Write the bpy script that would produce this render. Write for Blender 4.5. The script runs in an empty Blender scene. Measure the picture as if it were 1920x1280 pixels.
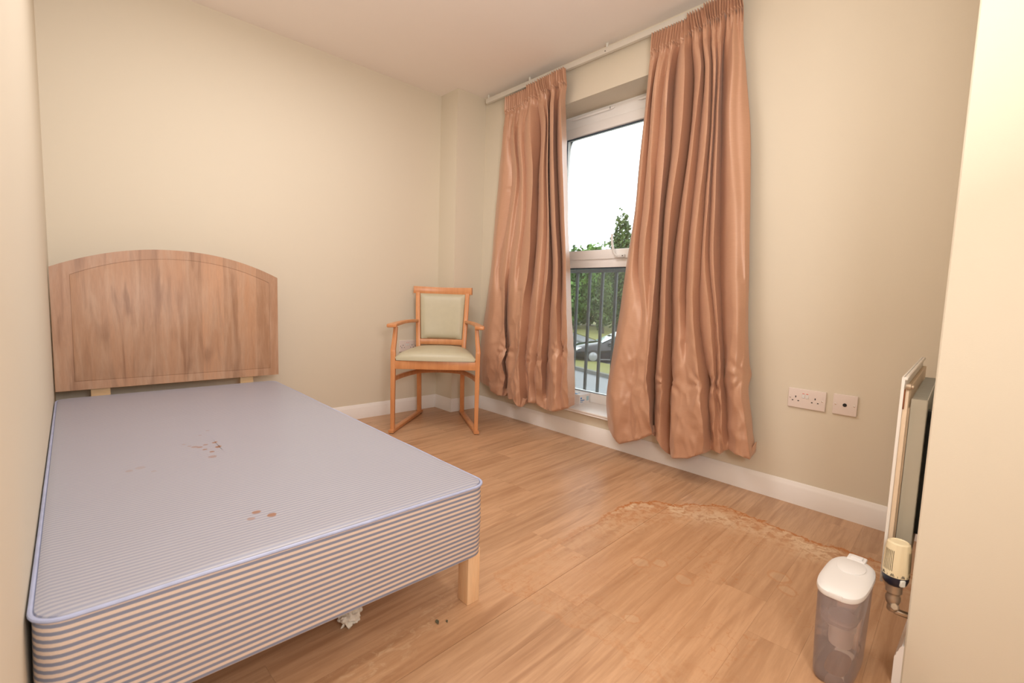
import bpy, bmesh, math, random
from mathutils import Vector, Matrix, noise
random.seed(7)
S = bpy.context.scene
C = S.collection
PI = math.pi

# ---------------------------------------------------------------- camera
F, YAW, PITCH, ROLL, CAMH = 881.167, 0.7539, -0.0917, 0.0338, 0.8854
def cam_dir(v):
    X, Y, Z = v
    c, s = math.cos(ROLL), math.sin(ROLL); X, Z = c*X - s*Z, s*X + c*Z
    c, s = math.cos(PITCH), math.sin(PITCH); Y, Z = c*Y - s*Z, s*Y + c*Z
    c, s = math.cos(YAW), math.sin(YAW); X, Y = c*X + s*Y, -s*X + c*Y
    return Vector((X, Y, Z))
r_, f_, u_ = cam_dir((1, 0, 0)), cam_dir((0, 1, 0)), cam_dir((0, 0, 1))
cd = bpy.data.cameras.new('camera'); cam = bpy.data.objects.new('camera', cd); C.objects.link(cam)
cam.matrix_world = Matrix(((r_.x, u_.x, -f_.x, 0), (r_.y, u_.y, -f_.y, 0), (r_.z, u_.z, -f_.z, CAMH), (0, 0, 0, 1)))
cd.sensor_width = 36; cd.lens = F*36/1920; cd.clip_start = 0.01; cd.clip_end = 500
cd.dof.use_dof = True; cd.dof.focus_distance = 2.6; cd.dof.aperture_fstop = 5.6
S.camera = cam
# ---------------------------------------------------------------- light and exposure
S.view_settings.view_transform = 'Standard'; S.view_settings.look = 'None'
S.view_settings.exposure = 0.12; S.view_settings.gamma = 1.0; S.view_settings.use_curve_mapping = False
w = bpy.data.worlds.new('overcast_sky'); S.world = w; w.use_nodes = True
w.node_tree.nodes['Background'].inputs[0].default_value = (0.93, 0.97, 1.0, 1)
w.node_tree.nodes['Background'].inputs[1].default_value = 3.6
def area(name, loc, rot, sx, sy, power, col):
    l = bpy.data.lights.new(name, 'AREA'); l.shape = 'RECTANGLE'; l.size = sx; l.size_y = sy
    l.energy = power; l.color = col
    o = bpy.data.objects.new(name, l); o.location = loc; o.rotation_euler = rot; C.objects.link(o); return o
area('ceiling_bounce_light', (0.85, 1.75, 2.34), (0, 0, 0), 0.9, 0.9, 19, (1.0, 0.98, 0.97))
area('upward_flash_light', (0.32, 0.0, 1.30), (math.radians(152), 0, math.radians(-14)), 0.4, 0.4, 21, (1.0, 0.98, 0.97))
area('camera_flash_light', (0.20, -0.40, 1.18), (math.radians(78), 0, math.radians(-12)), 0.45, 0.45, 14, (1.0, 0.98, 0.97))

W, D, L, H = 2.3738, 3.1184, -0.0728, 2.3892     # right wall, back wall, left wall, ceiling
WP, DP = W - 0.2662, D - 0.2133                   # boxed-in corner
JX, JY = 1.40, 0.109                              # end of the near wall

# ---------------------------------------------------------------- materials
def nt(name):
    m = bpy.data.materials.new(name); m.use_nodes = True
    n = m.node_tree.nodes; l = m.node_tree.links; b = n['Principled BSDF']
    return m, n, l, b
def node(n, t, **k):
    x = n.new(t)
    for a, v in k.items(): setattr(x, a, v)
    return x
def mth(n, l, op, a, b=None, c=None, clamp=False):
    x = n.new('ShaderNodeMath'); x.operation = op; x.use_clamp = clamp
    for i, v in enumerate((a, b, c)):
        if v is None: continue
        if isinstance(v, (int, float)): x.inputs[i].default_value = v
        else: l.new(v, x.inputs[i])
    return x.outputs[0]
def mixc(n, l, fac, a, b, blend='MIX'):
    x = n.new('ShaderNodeMix'); x.data_type = 'RGBA'; x.blend_type = blend
    for i, v in ((0, fac), (6, a), (7, b)):
        if isinstance(v, (int, float)): x.inputs[i].default_value = v
        elif isinstance(v, tuple): x.inputs[i].default_value = (*v, 1)
        else: l.new(v, x.inputs[i])
    return x.outputs[2]
def smooth(n, l, v, lo, hi):
    x = n.new('ShaderNodeMapRange'); x.interpolation_type = 'SMOOTHSTEP'
    x.inputs[1].default_value = lo; x.inputs[2].default_value = hi; l.new(v, x.inputs[0]); return x.outputs[0]
def noi(n, l, scale, detail=3, vec=None, rough=0.5, dist=0.0):
    x = n.new('ShaderNodeTexNoise'); x.inputs['Scale'].default_value = scale; x.inputs['Detail'].default_value = detail
    x.inputs['Roughness'].default_value = rough; x.inputs['Distortion'].default_value = dist
    if vec is not None: l.new(vec, x.inputs['Vector'])
    return x
def mapping(n, l, src, scale=(1, 1, 1), rot=(0, 0, 0), loc=(0, 0, 0)):
    x = n.new('ShaderNodeMapping'); x.inputs['Scale'].default_value = scale; x.inputs['Rotation'].default_value = rot
    x.inputs['Location'].default_value = loc; l.new(src, x.inputs['Vector']); return x.outputs[0]
def bump(n, l, b, h, strength=0.2, dist=0.002):
    x = n.new('ShaderNodeBump'); x.inputs['Strength'].default_value = strength; x.inputs['Distance'].default_value = dist
    l.new(h, x.inputs['Height']); l.new(x.outputs[0], b.inputs['Normal'])
def simple(name, col, rough=0.5, metal=0.0, var=0.05, vs=8, bs=0.0, bscale=200, spec=0.5):
    m, n, l, b = nt(name)
    tc = n.new('ShaderNodeTexCoord')
    no = noi(n, l, vs, 4, tc.outputs['Object'])
    dk = tuple(c*(1-var) for c in col); lt = tuple(min(1, c*(1+var)) for c in col)
    l.new(mixc(n, l, no.outputs[0], dk, lt), b.inputs['Base Color'])
    b.inputs['Roughness'].default_value = rough; b.inputs['Metallic'].default_value = metal
    b.inputs['Specular IOR Level'].default_value = spec
    if bs:
        nb = noi(n, l, bscale, 3, tc.outputs['Object']); bump(n, l, b, nb.outputs[0], bs, 0.001)
    return m
M = {}
M['wall'] = simple('cream_wall_paint', (0.735, 0.655, 0.525), 0.75, var=0.015, vs=1.5, bs=0.15, bscale=350, spec=0.25)
M['ceiling'] = simple('white_ceiling_paint', (0.93, 0.845, 0.77), 0.9, var=0.02, vs=2, spec=0.1)
M['trim'] = simple('white_gloss_trim', (0.88, 0.83, 0.79), 0.3, var=0.02)
M['upvc'] = simple('white_plastic_frame', (0.93, 0.90, 0.87), 0.3, var=0.02)
M['white'] = simple('white_plastic', (0.79, 0.765, 0.74), 0.35, var=0.02)
M['socket'] = simple('socket_plastic', (0.80, 0.69, 0.63), 0.35, var=0.02)
M['bracket'] = simple('zinc_bracket', (0.72, 0.70, 0.64), 0.4)
M['dark'] = simple('dark_recess', (0.02, 0.018, 0.018), 0.6)
M['red'] = simple('red_marker', (0.75, 0.15, 0.12), 0.5)
M['chrome'] = simple('screw_metal', (0.7, 0.68, 0.64), 0.25, metal=0.9)
M['rail'] = simple('white_curtain_rail', (0.70, 0.65, 0.57), 0.35)
M['gasket'] = simple('grey_gasket', (0.05, 0.07, 0.10), 0.6)
M['pad'] = simple('sage_vinyl', (0.53, 0.48, 0.335), 0.38, var=0.05, vs=30, bs=0.3, bscale=500)
M['beech'] = None
M['iron'] = simple('grey_painted_steel', (0.04, 0.046, 0.046), 0.55)
M['rad'] = simple('radiator_enamel', (0.80, 0.74, 0.67), 0.3, var=0.02)
M['radin'] = simple('radiator_inner_enamel', (0.75, 0.58, 0.41), 0.4, var=0.08, vs=25)
M['fins'] = simple('radiator_fin_grey', (0.70, 0.69, 0.62), 0.45, var=0.05)
M['brass'] = simple('dull_nickel', (0.48, 0.38, 0.28), 0.35, metal=0.7, var=0.25, vs=40)
M['rust'] = simple('rust', (0.22, 0.07, 0.02), 0.85, var=0.4, vs=80)
M['trv'] = simple('cream_valve_plastic', (0.80, 0.68, 0.45), 0.35, var=0.02)
M['navy'] = simple('black_collar_plastic', (0.012, 0.014, 0.03), 0.3)
M['rubber'] = simple('black_rubber', (0.02, 0.02, 0.02), 0.7)
M['tissue'] = simple('crumpled_white_wrap', (0.72, 0.66, 0.56), 0.6, var=0.12, vs=60)
M['blue'] = simple('navy_side_binding', (0.03, 0.05, 0.10), 0.6)

def wood(name, ca, cb, cc, stretch, axis='X', rough=0.4, scale=6, streak=0.6, bands=None, rnd=0.0):
    """grain runs along the local axis"""
    m, n, l, b = nt(name)
    tc = n.new('ShaderNodeTexCoord'); oi = n.new('ShaderNodeObjectInfo')
    sc = [stretch]*3; sc['XYZ'.index(axis)] = 1.0
    off = n.new('ShaderNodeVectorMath'); off.operation = 'MULTIPLY_ADD'
    l.new(oi.outputs['Random'], off.inputs[0]); off.inputs[1].default_value = (37, 91, 53)
    l.new(tc.outputs['Object'], off.inputs[2])
    v = mapping(n, l, off.outputs[0], tuple(sc))
    n1 = noi(n, l, scale, 6, v, 0.6, 0.6); n2 = noi(n, l, scale*0.35, 3, v, 0.5, 1.2); n3 = noi(n, l, scale*6, 3, v, 0.6)
    col = mixc(n, l, smooth(n, l, n1.outputs[0], 0.3, 0.7), ca, cb)
    col = mixc(n, l, mth(n, l, 'MULTIPLY', smooth(n, l, n2.outputs[0], 0.45, 0.75), streak), col, cc)
    g = mth(n, l, 'MULTIPLY_ADD', n3.outputs[0], 0.22, 0.89)
    if rnd:
        g = mth(n, l, 'MULTIPLY', g, mth(n, l, 'MULTIPLY_ADD', oi.outputs['Random'], rnd, 1-rnd/2))
    hs = n.new('ShaderNodeHueSaturation'); l.new(col, hs.inputs['Color']); l.new(g, hs.inputs['Value'])
    out = hs.outputs[0]
    l.new(out, b.inputs['Base Color']); b.inputs['Roughness'].default_value = rough
    bump(n, l, b, n3.outputs[0], 0.06, 0.001)
    return m, n, l, b, out, tc
M['beech'] = wood('beech_wood', (0.62, 0.26, 0.10), (0.70, 0.32, 0.135), (0.55, 0.21, 0.075), 10, 'Z', 0.32, 3, 0.4)[0]
M['pine'] = wood('pale_pine_leg', (0.84, 0.52, 0.28), (0.88, 0.60, 0.36), (0.78, 0.46, 0.24), 10, 'Z', 0.45, 4, 0.4)[0]
M['strut'] = wood('pale_strut_wood', (0.78, 0.52, 0.27), (0.84, 0.58, 0.33), (0.70, 0.44, 0.2), 8, 'X', 0.5, 4, 0.4)[0]

# floor: wood print, with the dried water stain (world position)
def floor_material():
    m, n, l, b, col, tc = wood('oak_floor', (0.48, 0.275, 0.150), (0.59, 0.355, 0.205), (0.37, 0.195, 0.100), 14, 'X', 0.34, 4, 0.85, rnd=0.14)
    geo = n.new('ShaderNodeNewGeometry'); P = geo.outputs['Position']
    na = noi(n, l, 5.5, 5, P, 0.62); nb = noi(n, l, 34, 6, P, 0.68, 0.8); nc = noi(n, l, 11, 4, P, 0.6)
    sp = n.new('ShaderNodeSeparateXYZ'); l.new(P, sp.inputs[0]); X, Y = sp.outputs[0], sp.outputs[1]
    wob = mth(n, l, 'MULTIPLY', mth(n, l, 'SUBTRACT', na.outputs[0], 0.5), 0.16)
    wob2 = mth(n, l, 'MULTIPLY', mth(n, l, 'SUBTRACT', nb.outputs[0], 0.5), 0.075)
    wv = mth(n, l, 'ADD', wob, wob2)
    # outer rim (inside is positive)
    d1 = mth(n, l, 'ADD', mth(n, l, 'SUBTRACT', 2.06, X), wv)                                   # towards the window wall
    t = mth(n, l, 'SUBTRACT', mth(n, l, 'MULTIPLY_ADD', X, 0.05, 1.02), Y)                    # towards the bed
    d2 = mth(n, l, 'ADD', t, mth(n, l, 'MULTIPLY', wv, 0.8))
    diag = mth(n, l, 'MULTIPLY', mth(n, l, 'SUBTRACT', 2.90, mth(n, l, 'ADD', X, Y)), 0.7)
    d3 = mth(n, l, 'ADD', diag, wv)
    d4 = mth(n, l, 'ADD', mth(n, l, 'SUBTRACT', X, 0.95), mth(n, l, 'MULTIPLY', wv, 1.5))
    dd = mth(n, l, 'MINIMUM', mth(n, l, 'MINIMUM', d1, d2), mth(n, l, 'MINIMUM', d3, d4))
    inside = smooth(n, l, dd, 0.0, 0.01)
    far = smooth(n, l, X, 1.35, 1.8)                                                            # deposits are heavy on the window side
    rim = mth(n, l, 'MULTIPLY', inside, mth(n, l, 'SUBTRACT', 1.0, smooth(n, l, dd, 0.008, 0.034)))
    band = mth(n, l, 'MULTIPLY', inside, mth(n, l, 'SUBTRACT', 1.0, smooth(n, l, dd, 0.04, 0.25)))
    patch = smooth(n, l, nb.outputs[0], 0.44, 0.53)
    white = mth(n, l, 'MULTIPLY', mth(n, l, 'MULTIPLY', band, patch), mth(n, l, 'MULTIPLY_ADD', far, 0.90, 0.14))
    # faint tide lines inside
    ring = mth(n, l, 'ABSOLUTE', mth(n, l, 'SUBTRACT', mth(n, l, 'FRACT', mth(n, l, 'MULTIPLY', nc.outputs[0], 5.0)), 0.5))
    ring = mth(n, l, 'MULTIPLY', mth(n, l, 'SUBTRACT', 1.0, smooth(n, l, ring, 0.0, 0.07)), smooth(n, l, na.outputs[0], 0.46, 0.60))
    ring = mth(n, l, 'MULTIPLY', mth(n, l, 'MULTIPLY', ring, inside), 0.40)
    orange = mth(n, l, 'MAXIMUM', mth(n, l, 'MULTIPLY', rim, mth(n, l, 'MULTIPLY_ADD', far, 0.85, 0.2)), ring)
    orange = mth(n, l, 'MAXIMUM', orange, mth(n, l, 'MULTIPLY', mth(n, l, 'MULTIPLY', band, smooth(n, l, na.outputs[0], 0.42, 0.6)), mth(n, l, 'MULTIPLY_ADD', far, 0.45, 0.06)))
    # a few separate dried drops inside
    for (cx, cy, r) in ((1.39, 0.80, 0.035), (1.44, 0.755, 0.03), (1.41, 0.655, 0.035), (1.67, 0.455, 0.035), (1.61, 0.415, 0.03), (1.12, 0.66, 0.02)):
        ax = mth(n, l, 'SUBTRACT', X, cx); ay = mth(n, l, 'SUBTRACT', Y, cy)
        r2 = mth(n, l, 'SQRT', mth(n, l, 'ADD', mth(n, l, 'MULTIPLY', ax, ax), mth(n, l, 'MULTIPLY', ay, ay)))
        r2 = mth(n, l, 'ADD', r2, mth(n, l, 'MULTIPLY', wv, 0.45))
        blob = mth(n, l, 'SUBTRACT', 1.0, smooth(n, l, r2, r*0.8, r))
        edge = mth(n, l, 'MULTIPLY', blob, smooth(n, l, r2, r*0.5, r*0.75))
        white = mth(n, l, 'MAXIMUM', white, mth(n, l, 'MULTIPLY', blob, 0.22))
        orange = mth(n, l, 'MAXIMUM', orange, mth(n, l, 'MULTIPLY', edge, 0.4))
    # dusty scuffs beside the bed
    du = noi(n, l, 9, 6, mapping(n, l, P, (2.2, 5, 1), (0, 0, 0.5)), 0.7, 1.5)
    dm = mth(n, l, 'ABSOLUTE', mth(n, l, 'SUBTRACT', Y, mth(n, l, 'MULTIPLY_ADD', mth(n, l, 'SUBTRACT', X, 0.45), 0.28, 0.96)))
    dust = mth(n, l, 'MULTIPLY', mth(n, l, 'SUBTRACT', 1.0, smooth(n, l, dm, 0.0, 0.10)), smooth(n, l, du.outputs[0], 0.50, 0.66))
    dust = mth(n, l, 'MULTIPLY', dust, mth(n, l, 'MULTIPLY', mth(n, l, 'LESS_THAN', X, 0.86), mth(n, l, 'GREATER_THAN', X, 0.25)))
    white = mth(n, l, 'MAXIMUM', white, mth(n, l, 'MULTIPLY', dust, 0.6))
    c1 = mixc(n, l, mth(n, l, 'MULTIPLY', inside, 0.22), col, (0.55, 0.27, 0.115))
    c2 = mixc(n, l, white, c1, (0.70, 0.50, 0.32))
    c3 = mixc(n, l, orange, c2, (0.47, 0.17, 0.045))
    l.new(c3, b.inputs['Base Color'])
    rg = mth(n, l, 'MULTIPLY_ADD', mth(n, l, 'MAXIMUM', white, orange), 0.35, 0.36)
    l.new(rg, b.inputs['Roughness'])
    return m
M['floor'] = floor_material()

def curtain_material():
    m, n, l, b = nt('bronze_satin')
    tc = n.new('ShaderNodeTexCoord')
    slub = noi(n, l, 60, 4, mapping(n, l, tc.outputs['Object'], (1, 0.35, 7)), 0.7)
    weave = noi(n, l, 420, 2, mapping(n, l, tc.outputs['Object'], (1, 1, 1)), 0.5)
    base = mixc(n, l, slub.outputs[0], (0.50, 0.27, 0.17), (0.60, 0.345, 0.225))
    l.new(base, b.inputs['Base Color'])
    b.inputs['Roughness'].default_value = 0.36
    b.inputs['Specular IOR Level'].default_value = 0.75
    b.inputs['Specular Tint'].default_value = (1.0, 0.82, 0.70, 1)
    b.inputs['Sheen Weight'].default_value = 0.25; b.inputs['Sheen Roughness'].default_value = 0.4
    b.inputs['Sheen Tint'].default_value = (1.0, 0.8, 0.68, 1)
    hh = mth(n, l, 'ADD', slub.outputs[0], mth(n, l, 'MULTIPLY', weave.outputs[0], 0.4))
    bump(n, l, b, hh, 0.12, 0.001)
    return m
M['curtain'] = curtain_material()

def stripe_material(name, axis, a, c, pr, film=0.0):
    m, n, l, b = nt(name)
    tc = n.new('ShaderNodeTexCoord'); sp = n.new('ShaderNodeSeparateXYZ'); l.new(tc.outputs['Object'], sp.inputs[0])
    s = mth(n, l, 'SINE', mth(n, l, 'MULTIPLY', sp.outputs['XYZ'.index(axis)], 2*PI/pr))
    f = smooth(n, l, s, -0.35, 0.35)
    nn = noi(n, l, 300, 3, tc.outputs['Object'])
    col = mixc(n, l, f, a, c)
    col = mixc(n, l, mth(n, l, 'MULTIPLY', nn.outputs[0], 0.16), col, (0.25, 0.25, 0.30))
    # dried spots
    if film:
        P = tc.outputs['Object']; spx = sp
        wb = noi(n, l, 60, 3, P); wv = mth(n, l, 'MULTIPLY', mth(n, l, 'SUBTRACT', wb.outputs[0], 0.5), 0.010)
        spots = [(0.251, 1.819, .006, .35), (0.261, 1.79, .006, .4), (0.272, 1.771, .010, .5), (0.285, 1.759, .009, .6), (0.305, 1.778, .008, .6), (0.332, 1.787, .008, .8),
                 (0.331, 1.731, .011, .9), (0.306, 1.689, .009, .7), (0.296, 1.635, .013, .45), (0.293, 1.726, .008, .7), (0.099, 1.642, .010, .3), (0.124, 1.653, .012, .25),
                 (0.295, 1.16, .010, .8), (0.318, 1.124, .0105, .85), (0.277, 1.133, .009, .5), (0.34, 1.95, .006, .4), (0.31, 1.90, .005, .4), (0.15, 1.60, .006, .25)]
        acc = None
        for (cx, cy, r, a_) in spots:
            ax = mth(n, l, 'SUBTRACT', spx.outputs[0], cx); ay = mth(n, l, 'SUBTRACT', spx.outputs[1], cy)
            r2 = mth(n, l, 'ADD', mth(n, l, 'SQRT', mth(n, l, 'ADD', mth(n, l, 'MULTIPLY', ax, ax), mth(n, l, 'MULTIPLY', ay, ay))), wv)
            k = mth(n, l, 'MULTIPLY', mth(n, l, 'SUBTRACT', 1.0, smooth(n, l, r2, r*0.75, r*1.05)), a_)
            acc = k if acc is None else mth(n, l, 'MAXIMUM', acc, k)
        col = mixc(n, l, acc, col, (0.30, 0.13, 0.06))
    l.new(col, b.inputs['Base Color'])
    b.inputs['Roughness'].default_value = 0.36 if film else 0.6
    big = noi(n, l, 7, 3, tc.outputs['Object'])
    bump(n, l, b, mth(n, l, 'ADD', mth(n, l, 'MULTIPLY', big.outputs[0], 0.5), mth(n, l, 'MULTIPLY', f, 0.05)), 0.25, 0.01)
    return m
M['tick_top'] = stripe_material('striped_ticking_top', 'Y', (0.31, 0.32, 0.40), (0.44, 0.43, 0.47), 0.0124, 1.0)
M['tick_side'] = stripe_material('striped_ticking_side', 'Z', (0.22, 0.235, 0.31), (0.74, 0.58, 0.47), 0.0124)
M['piping'] = simple('pale_blue_piping', (0.40, 0.44, 0.62), 0.4, var=0.2, vs=30)

def headboard_material():
    m, n, l, b = nt('oak_headboard_print')
    tc = n.new('ShaderNodeTexCoord'); sp = n.new('ShaderNodeSeparateXYZ'); l.new(tc.outputs['Object'], sp.inputs[0])
    # vertical boards of differing tone
    cr = n.new('ShaderNodeValToRGB'); cr.color_ramp.interpolation = 'CONSTANT'
    l.new(mth(n, l, 'DIVIDE', mth(n, l, 'ADD', sp.outputs[0], 0.07), 0.94), cr.inputs[0])
    A = (0.45, 0.245, 0.14, 1)
    stops = [(0.0, .96), (0.20, 1.02), (0.295, .93), (0.415, 1.04), (0.53, .92), (0.60, 1.14), (0.705, .90), (0.775, 1.10), (0.875, .86), (0.955, .90)]
    e = cr.color_ramp.elements
    e[0].position = 0; e[0].color = tuple(c*stops[0][1] for c in A[:3]) + (1,)
    e[1].position = stops[1][0]; e[1].color = tuple(c*stops[1][1] for c in A[:3]) + (1,)
    for p, k in stops[2:]:
        q = e.new(p); q.color = tuple(c*k for c in A[:3]) + (1,)
    v = mapping(n, l, tc.outputs['Object'], (9, 1, 1))
    n1 = noi(n, l, 3.5, 6, v, 0.6, 0.5); n2 = noi(n, l, 22, 4, v, 0.6); n3 = noi(n, l, 1.6, 3, v, 0.5, 1.0)
    col = mixc(n, l, smooth(n, l, n1.outputs[0], 0.35, 0.75), cr.outputs[0], (0.50, 0.31, 0.20))
    col = mixc(n, l, mth(n, l, 'MULTIPLY', smooth(n, l, n3.outputs[0], 0.50, 0.70), 0.7), col, (0.24, 0.115, 0.06))
    hs = n.new('ShaderNodeHueSaturation'); l.new(col, hs.inputs['Color']); l.new(mth(n, l, 'MULTIPLY_ADD', n2.outputs[0], 0.3, 0.85), hs.inputs['Value'])
    l.new(hs.outputs[0], b.inputs['Base Color']); b.inputs['Roughness'].default_value = 0.42
    return m
M['headboard'] = headboard_material()

def glass_material(name, tint=(1, 1, 1), milky=0.0, mcol=(0.8, 0.8, 0.8)):
    m, n, l, b = nt(name); n.remove(b)
    out = n['Material Output']; tr = n.new('ShaderNodeBsdfTransparent'); tr.inputs[0].default_value = (*tint, 1)
    gl = n.new('ShaderNodeBsdfGlossy'); gl.inputs['Roughness'].default_value = 0.05
    fr = n.new('ShaderNodeFresnel'); fr.inputs[0].default_value = 1.45
    mx = n.new('ShaderNodeMixShader'); l.new(fr.outputs[0], mx.inputs[0]); l.new(tr.outputs[0], mx.inputs[1]); l.new(gl.outputs[0], mx.inputs[2])
    if milky:
        df = n.new('ShaderNodeBsdfDiffuse'); df.inputs[0].default_value = (*mcol, 1)
        tc = n.new('ShaderNodeTexCoord'); nn = noi(n, l, 14, 4, tc.outputs['Object'])
        m2 = n.new('ShaderNodeMixShader'); l.new(mth(n, l, 'MULTIPLY_ADD', nn.outputs[0], milky*0.6, milky*0.7), m2.inputs[0])
        l.new(mx.outputs[0], m2.inputs[1]); l.new(df.outputs[0], m2.inputs[2]); mx = m2
    l.new(mx.outputs[0], out.inputs[0]); return m
M['glass'] = glass_material('window_glass', (0.95, 0.97, 0.97))
M['wetglass'] = glass_material('rain_spotted_glass', (0.92, 0.95, 0.95), 0.06, (0.75, 0.80, 0.82))
M['jug'] = glass_material('smoky_clear_plastic', (0.97, 0.94, 0.96), 0.24, (0.80, 0.68, 0.66))
M['hopper'] = glass_material('frosted_hopper_plastic', (0.92, 0.88, 0.90), 0.2, (0.78, 0.70, 0.72))
M['cartridge'] = simple('white_filter_cartridge', (0.80, 0.76, 0.74), 0.5)
M['asphalt'] = simple('wet_asphalt', (0.13, 0.135, 0.14), 0.6, var=0.12, vs=3)
M['kerb'] = simple('kerb_concrete', (0.10, 0.10, 0.09), 0.8, var=0.3, vs=3)
M['grass'] = simple('grass', (0.14, 0.135, 0.03), 0.9, var=0.3, vs=2)
M['bark'] = simple('bark', (0.06, 0.05, 0.04), 0.9, var=0.3)
def leaf(name, a, b_):
    m, n, l, b = nt(name)
    geo = n.new('ShaderNodeNewGeometry')
    nn = noi(n, l, 0.9, 3, geo.outputs['Position']); n2 = noi(n, l, 6, 2, geo.outputs['Position'])
    f = mth(n, l, 'ADD', mth(n, l, 'MULTIPLY', nn.outputs[0], 0.6), mth(n, l, 'MULTIPLY', n2.outputs[0], 0.4))
    l.new(mixc(n, l, smooth(n, l, f, 0.35, 0.65), a, b_), b.inputs['Base Color']); b.inputs['Roughness'].default_value = 0.7
    return m
M['leaf_a'] = leaf('mid_green_leaves', (0.035, 0.085, 0.015), (0.16, 0.29, 0.05))
M['leaf_b'] = leaf('yellow_green_leaves', (0.07, 0.14, 0.02), (0.25, 0.36, 0.07))
M['leaf_c'] = leaf('dark_green_leaves', (0.02, 0.045, 0.01), (0.10, 0.15, 0.035))
M['carpaint'] = simple('black_car_paint', (0.012, 0.012, 0.014), 0.12, var=0.0)
M['carglass'] = simple('car_glass', (0.12, 0.16, 0.16), 0.05, var=0.0)
M['lamp'] = simple('headlamp', (0.75, 0.78, 0.8), 0.1, metal=0.4)
M['alloy'] = simple('alloy_wheel', (0.3, 0.3, 0.31), 0.3, metal=0.5)
M['print'] = simple('blue_print', (0.10, 0.28, 0.58), 0.5)
M['print_light'] = simple('pale_blue_print', (0.45, 0.66, 0.74), 0.5)
M['carton'] = simple('white_carton', (0.86, 0.80, 0.77), 0.4, var=0.01)

# ---------------------------------------------------------------- mesh helpers
def NB(): return bmesh.new()
def merge(dst, src, mx=None):
    me = bpy.data.meshes.new('tmp'); src.to_mesh(me); src.free()
    if mx is not None: me.transform(mx)
    dst.from_mesh(me); bpy.data.meshes.remove(me); return dst
def box(bm, lo, hi, bev=0.0, seg=2, mx=None):
    t = bmesh.new(); bmesh.ops.create_cube(t, size=1)
    for v in t.verts: v.co = Vector(((lo[i]+hi[i])/2 + v.co[i]*(hi[i]-lo[i]) for i in range(3)))
    if bev: bmesh.ops.bevel(t, geom=t.edges[:], offset=bev, segments=seg, affect='EDGES', profile=0.6)
    return merge(bm, t, mx)
def prism(bm, poly, z0, z1, bev=0.0, seg=2, mx=None):
    """poly in XY, extruded in Z"""
    t = bmesh.new()
    a = [t.verts.new((x, y, z0)) for x, y in poly]; b = [t.verts.new((x, y, z1)) for x, y in poly]
    t.faces.new(a[::-1]); t.faces.new(b); n = len(poly)
    for i in range(n): t.faces.new((a[i], a[(i+1) % n], b[(i+1) % n], b[i]))
    bmesh.ops.recalc_face_normals(t, faces=t.faces)
    if bev:
        bmesh.ops.bevel(t, geom=[e for e in t.edges if abs(e.verts[0].co.z - e.verts[1].co.z) < 1e-7], offset=bev, segments=seg, affect='EDGES', profile=0.6)
    return merge(bm, t, mx)
def loft(bm, rings, cap=True, closed=True, mx=None):
    t = bmesh.new(); R = [[t.verts.new(p) for p in r] for r in rings]; n = len(R[0])
    for a, b in zip(R, R[1:]):
        for i in range(n if closed else n-1): t.faces.new((a[i], a[(i+1) % n], b[(i+1) % n], b[i]))
    if cap and closed: t.faces.new(R[0][::-1]); t.faces.new(R[-1])
    bmesh.ops.recalc_face_normals(t, faces=t.faces)
    return merge(bm, t, mx)
def lathe(bm, prof, n=24, mx=None):
    rings = [[(r*math.cos(2*PI*i/n), r*math.sin(2*PI*i/n), z) for i in range(n)] for r, z in prof]
    return loft(bm, rings, True, True, mx)
def bar(bm, pts, sizes, side=(1, 0, 0), rr=0.25, mx=None):
    """rounded rectangular bar through pts; sizes (w along side, t) per point"""
    P = [Vector(p) for p in pts]; side = Vector(side); rings = []
    for i, p in enumerate(P):
        a = P[max(i-1, 0)]; b = P[min(i+1, len(P)-1)]; d = (b-a).normalized()
        s = side.copy() if not callable(side) else side
        s = (s - d*s.dot(d)).normalized(); q = d.cross(s)
        w, t_ = sizes[i] if isinstance(sizes, list) else sizes
        w /= 2; t_ /= 2; c = min(w, t_)*rr*1.2
        pr = [(w, t_-c), (w-c*.3, t_-c*.3), (w-c, t_), (-w+c, t_), (-w+c*.3, t_-c*.3), (-w, t_-c), (-w, -t_+c), (-w+c*.3, -t_+c*.3), (-w+c, -t_), (w-c, -t_), (w-c*.3, -t_+c*.3), (w, -t_+c)]
        rings.append([p + s*x + q*y for x, y in pr])
    return loft(bm, rings, True, True, mx)
def smooth_pts(pts, k=4):
    P = [Vector(p) for p in pts]; out = []
    for i in range(len(P)-1):
        p0 = P[max(i-1, 0)]; p1 = P[i]; p2 = P[i+1]; p3 = P[min(i+2, len(P)-1)]
        for j in range(k):
            t = j/k
            out.append(0.5*((2*p1) + (p2-p0)*t + (2*p0-5*p1+4*p2-p3)*t*t + (3*p1-p0-3*p2+p3)*t*t*t))
    out.append(P[-1]); return out
def obj(name, bm, mat, parent=None, smooth_=True, angle=40):
    me = bpy.data.meshes.new(name); bm.to_mesh(me); bm.free()
    if smooth_:
        me.set_sharp_from_angle(angle=math.radians(angle)) if hasattr(me, 'set_sharp_from_angle') else None
        me.shade_smooth() if hasattr(me, 'shade_smooth') else None
        me.set_sharp_from_angle(angle=math.radians(angle))
    mats = mat if isinstance(mat, (list, tuple)) else [mat]
    for q in mats: me.materials.append(q)
    o = bpy.data.objects.new(name, me); C.objects.link(o)
    if parent is not None: o.parent = parent
    return o
def tag(o, label, cat, group=None, kind=None):
    o['label'] = label; o['category'] = cat
    if group: o['group'] = group
    if kind: o['kind'] = kind
    return o
def thing(name, label, cat, loc=(0, 0, 0), rz=0.0, group=None):
    o = bpy.data.objects.new(name, None); C.objects.link(o); o.location = loc; o.rotation_euler = (0, 0, rz)
    o.empty_display_size = 0.05
    return tag(o, label, cat, group)
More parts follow.
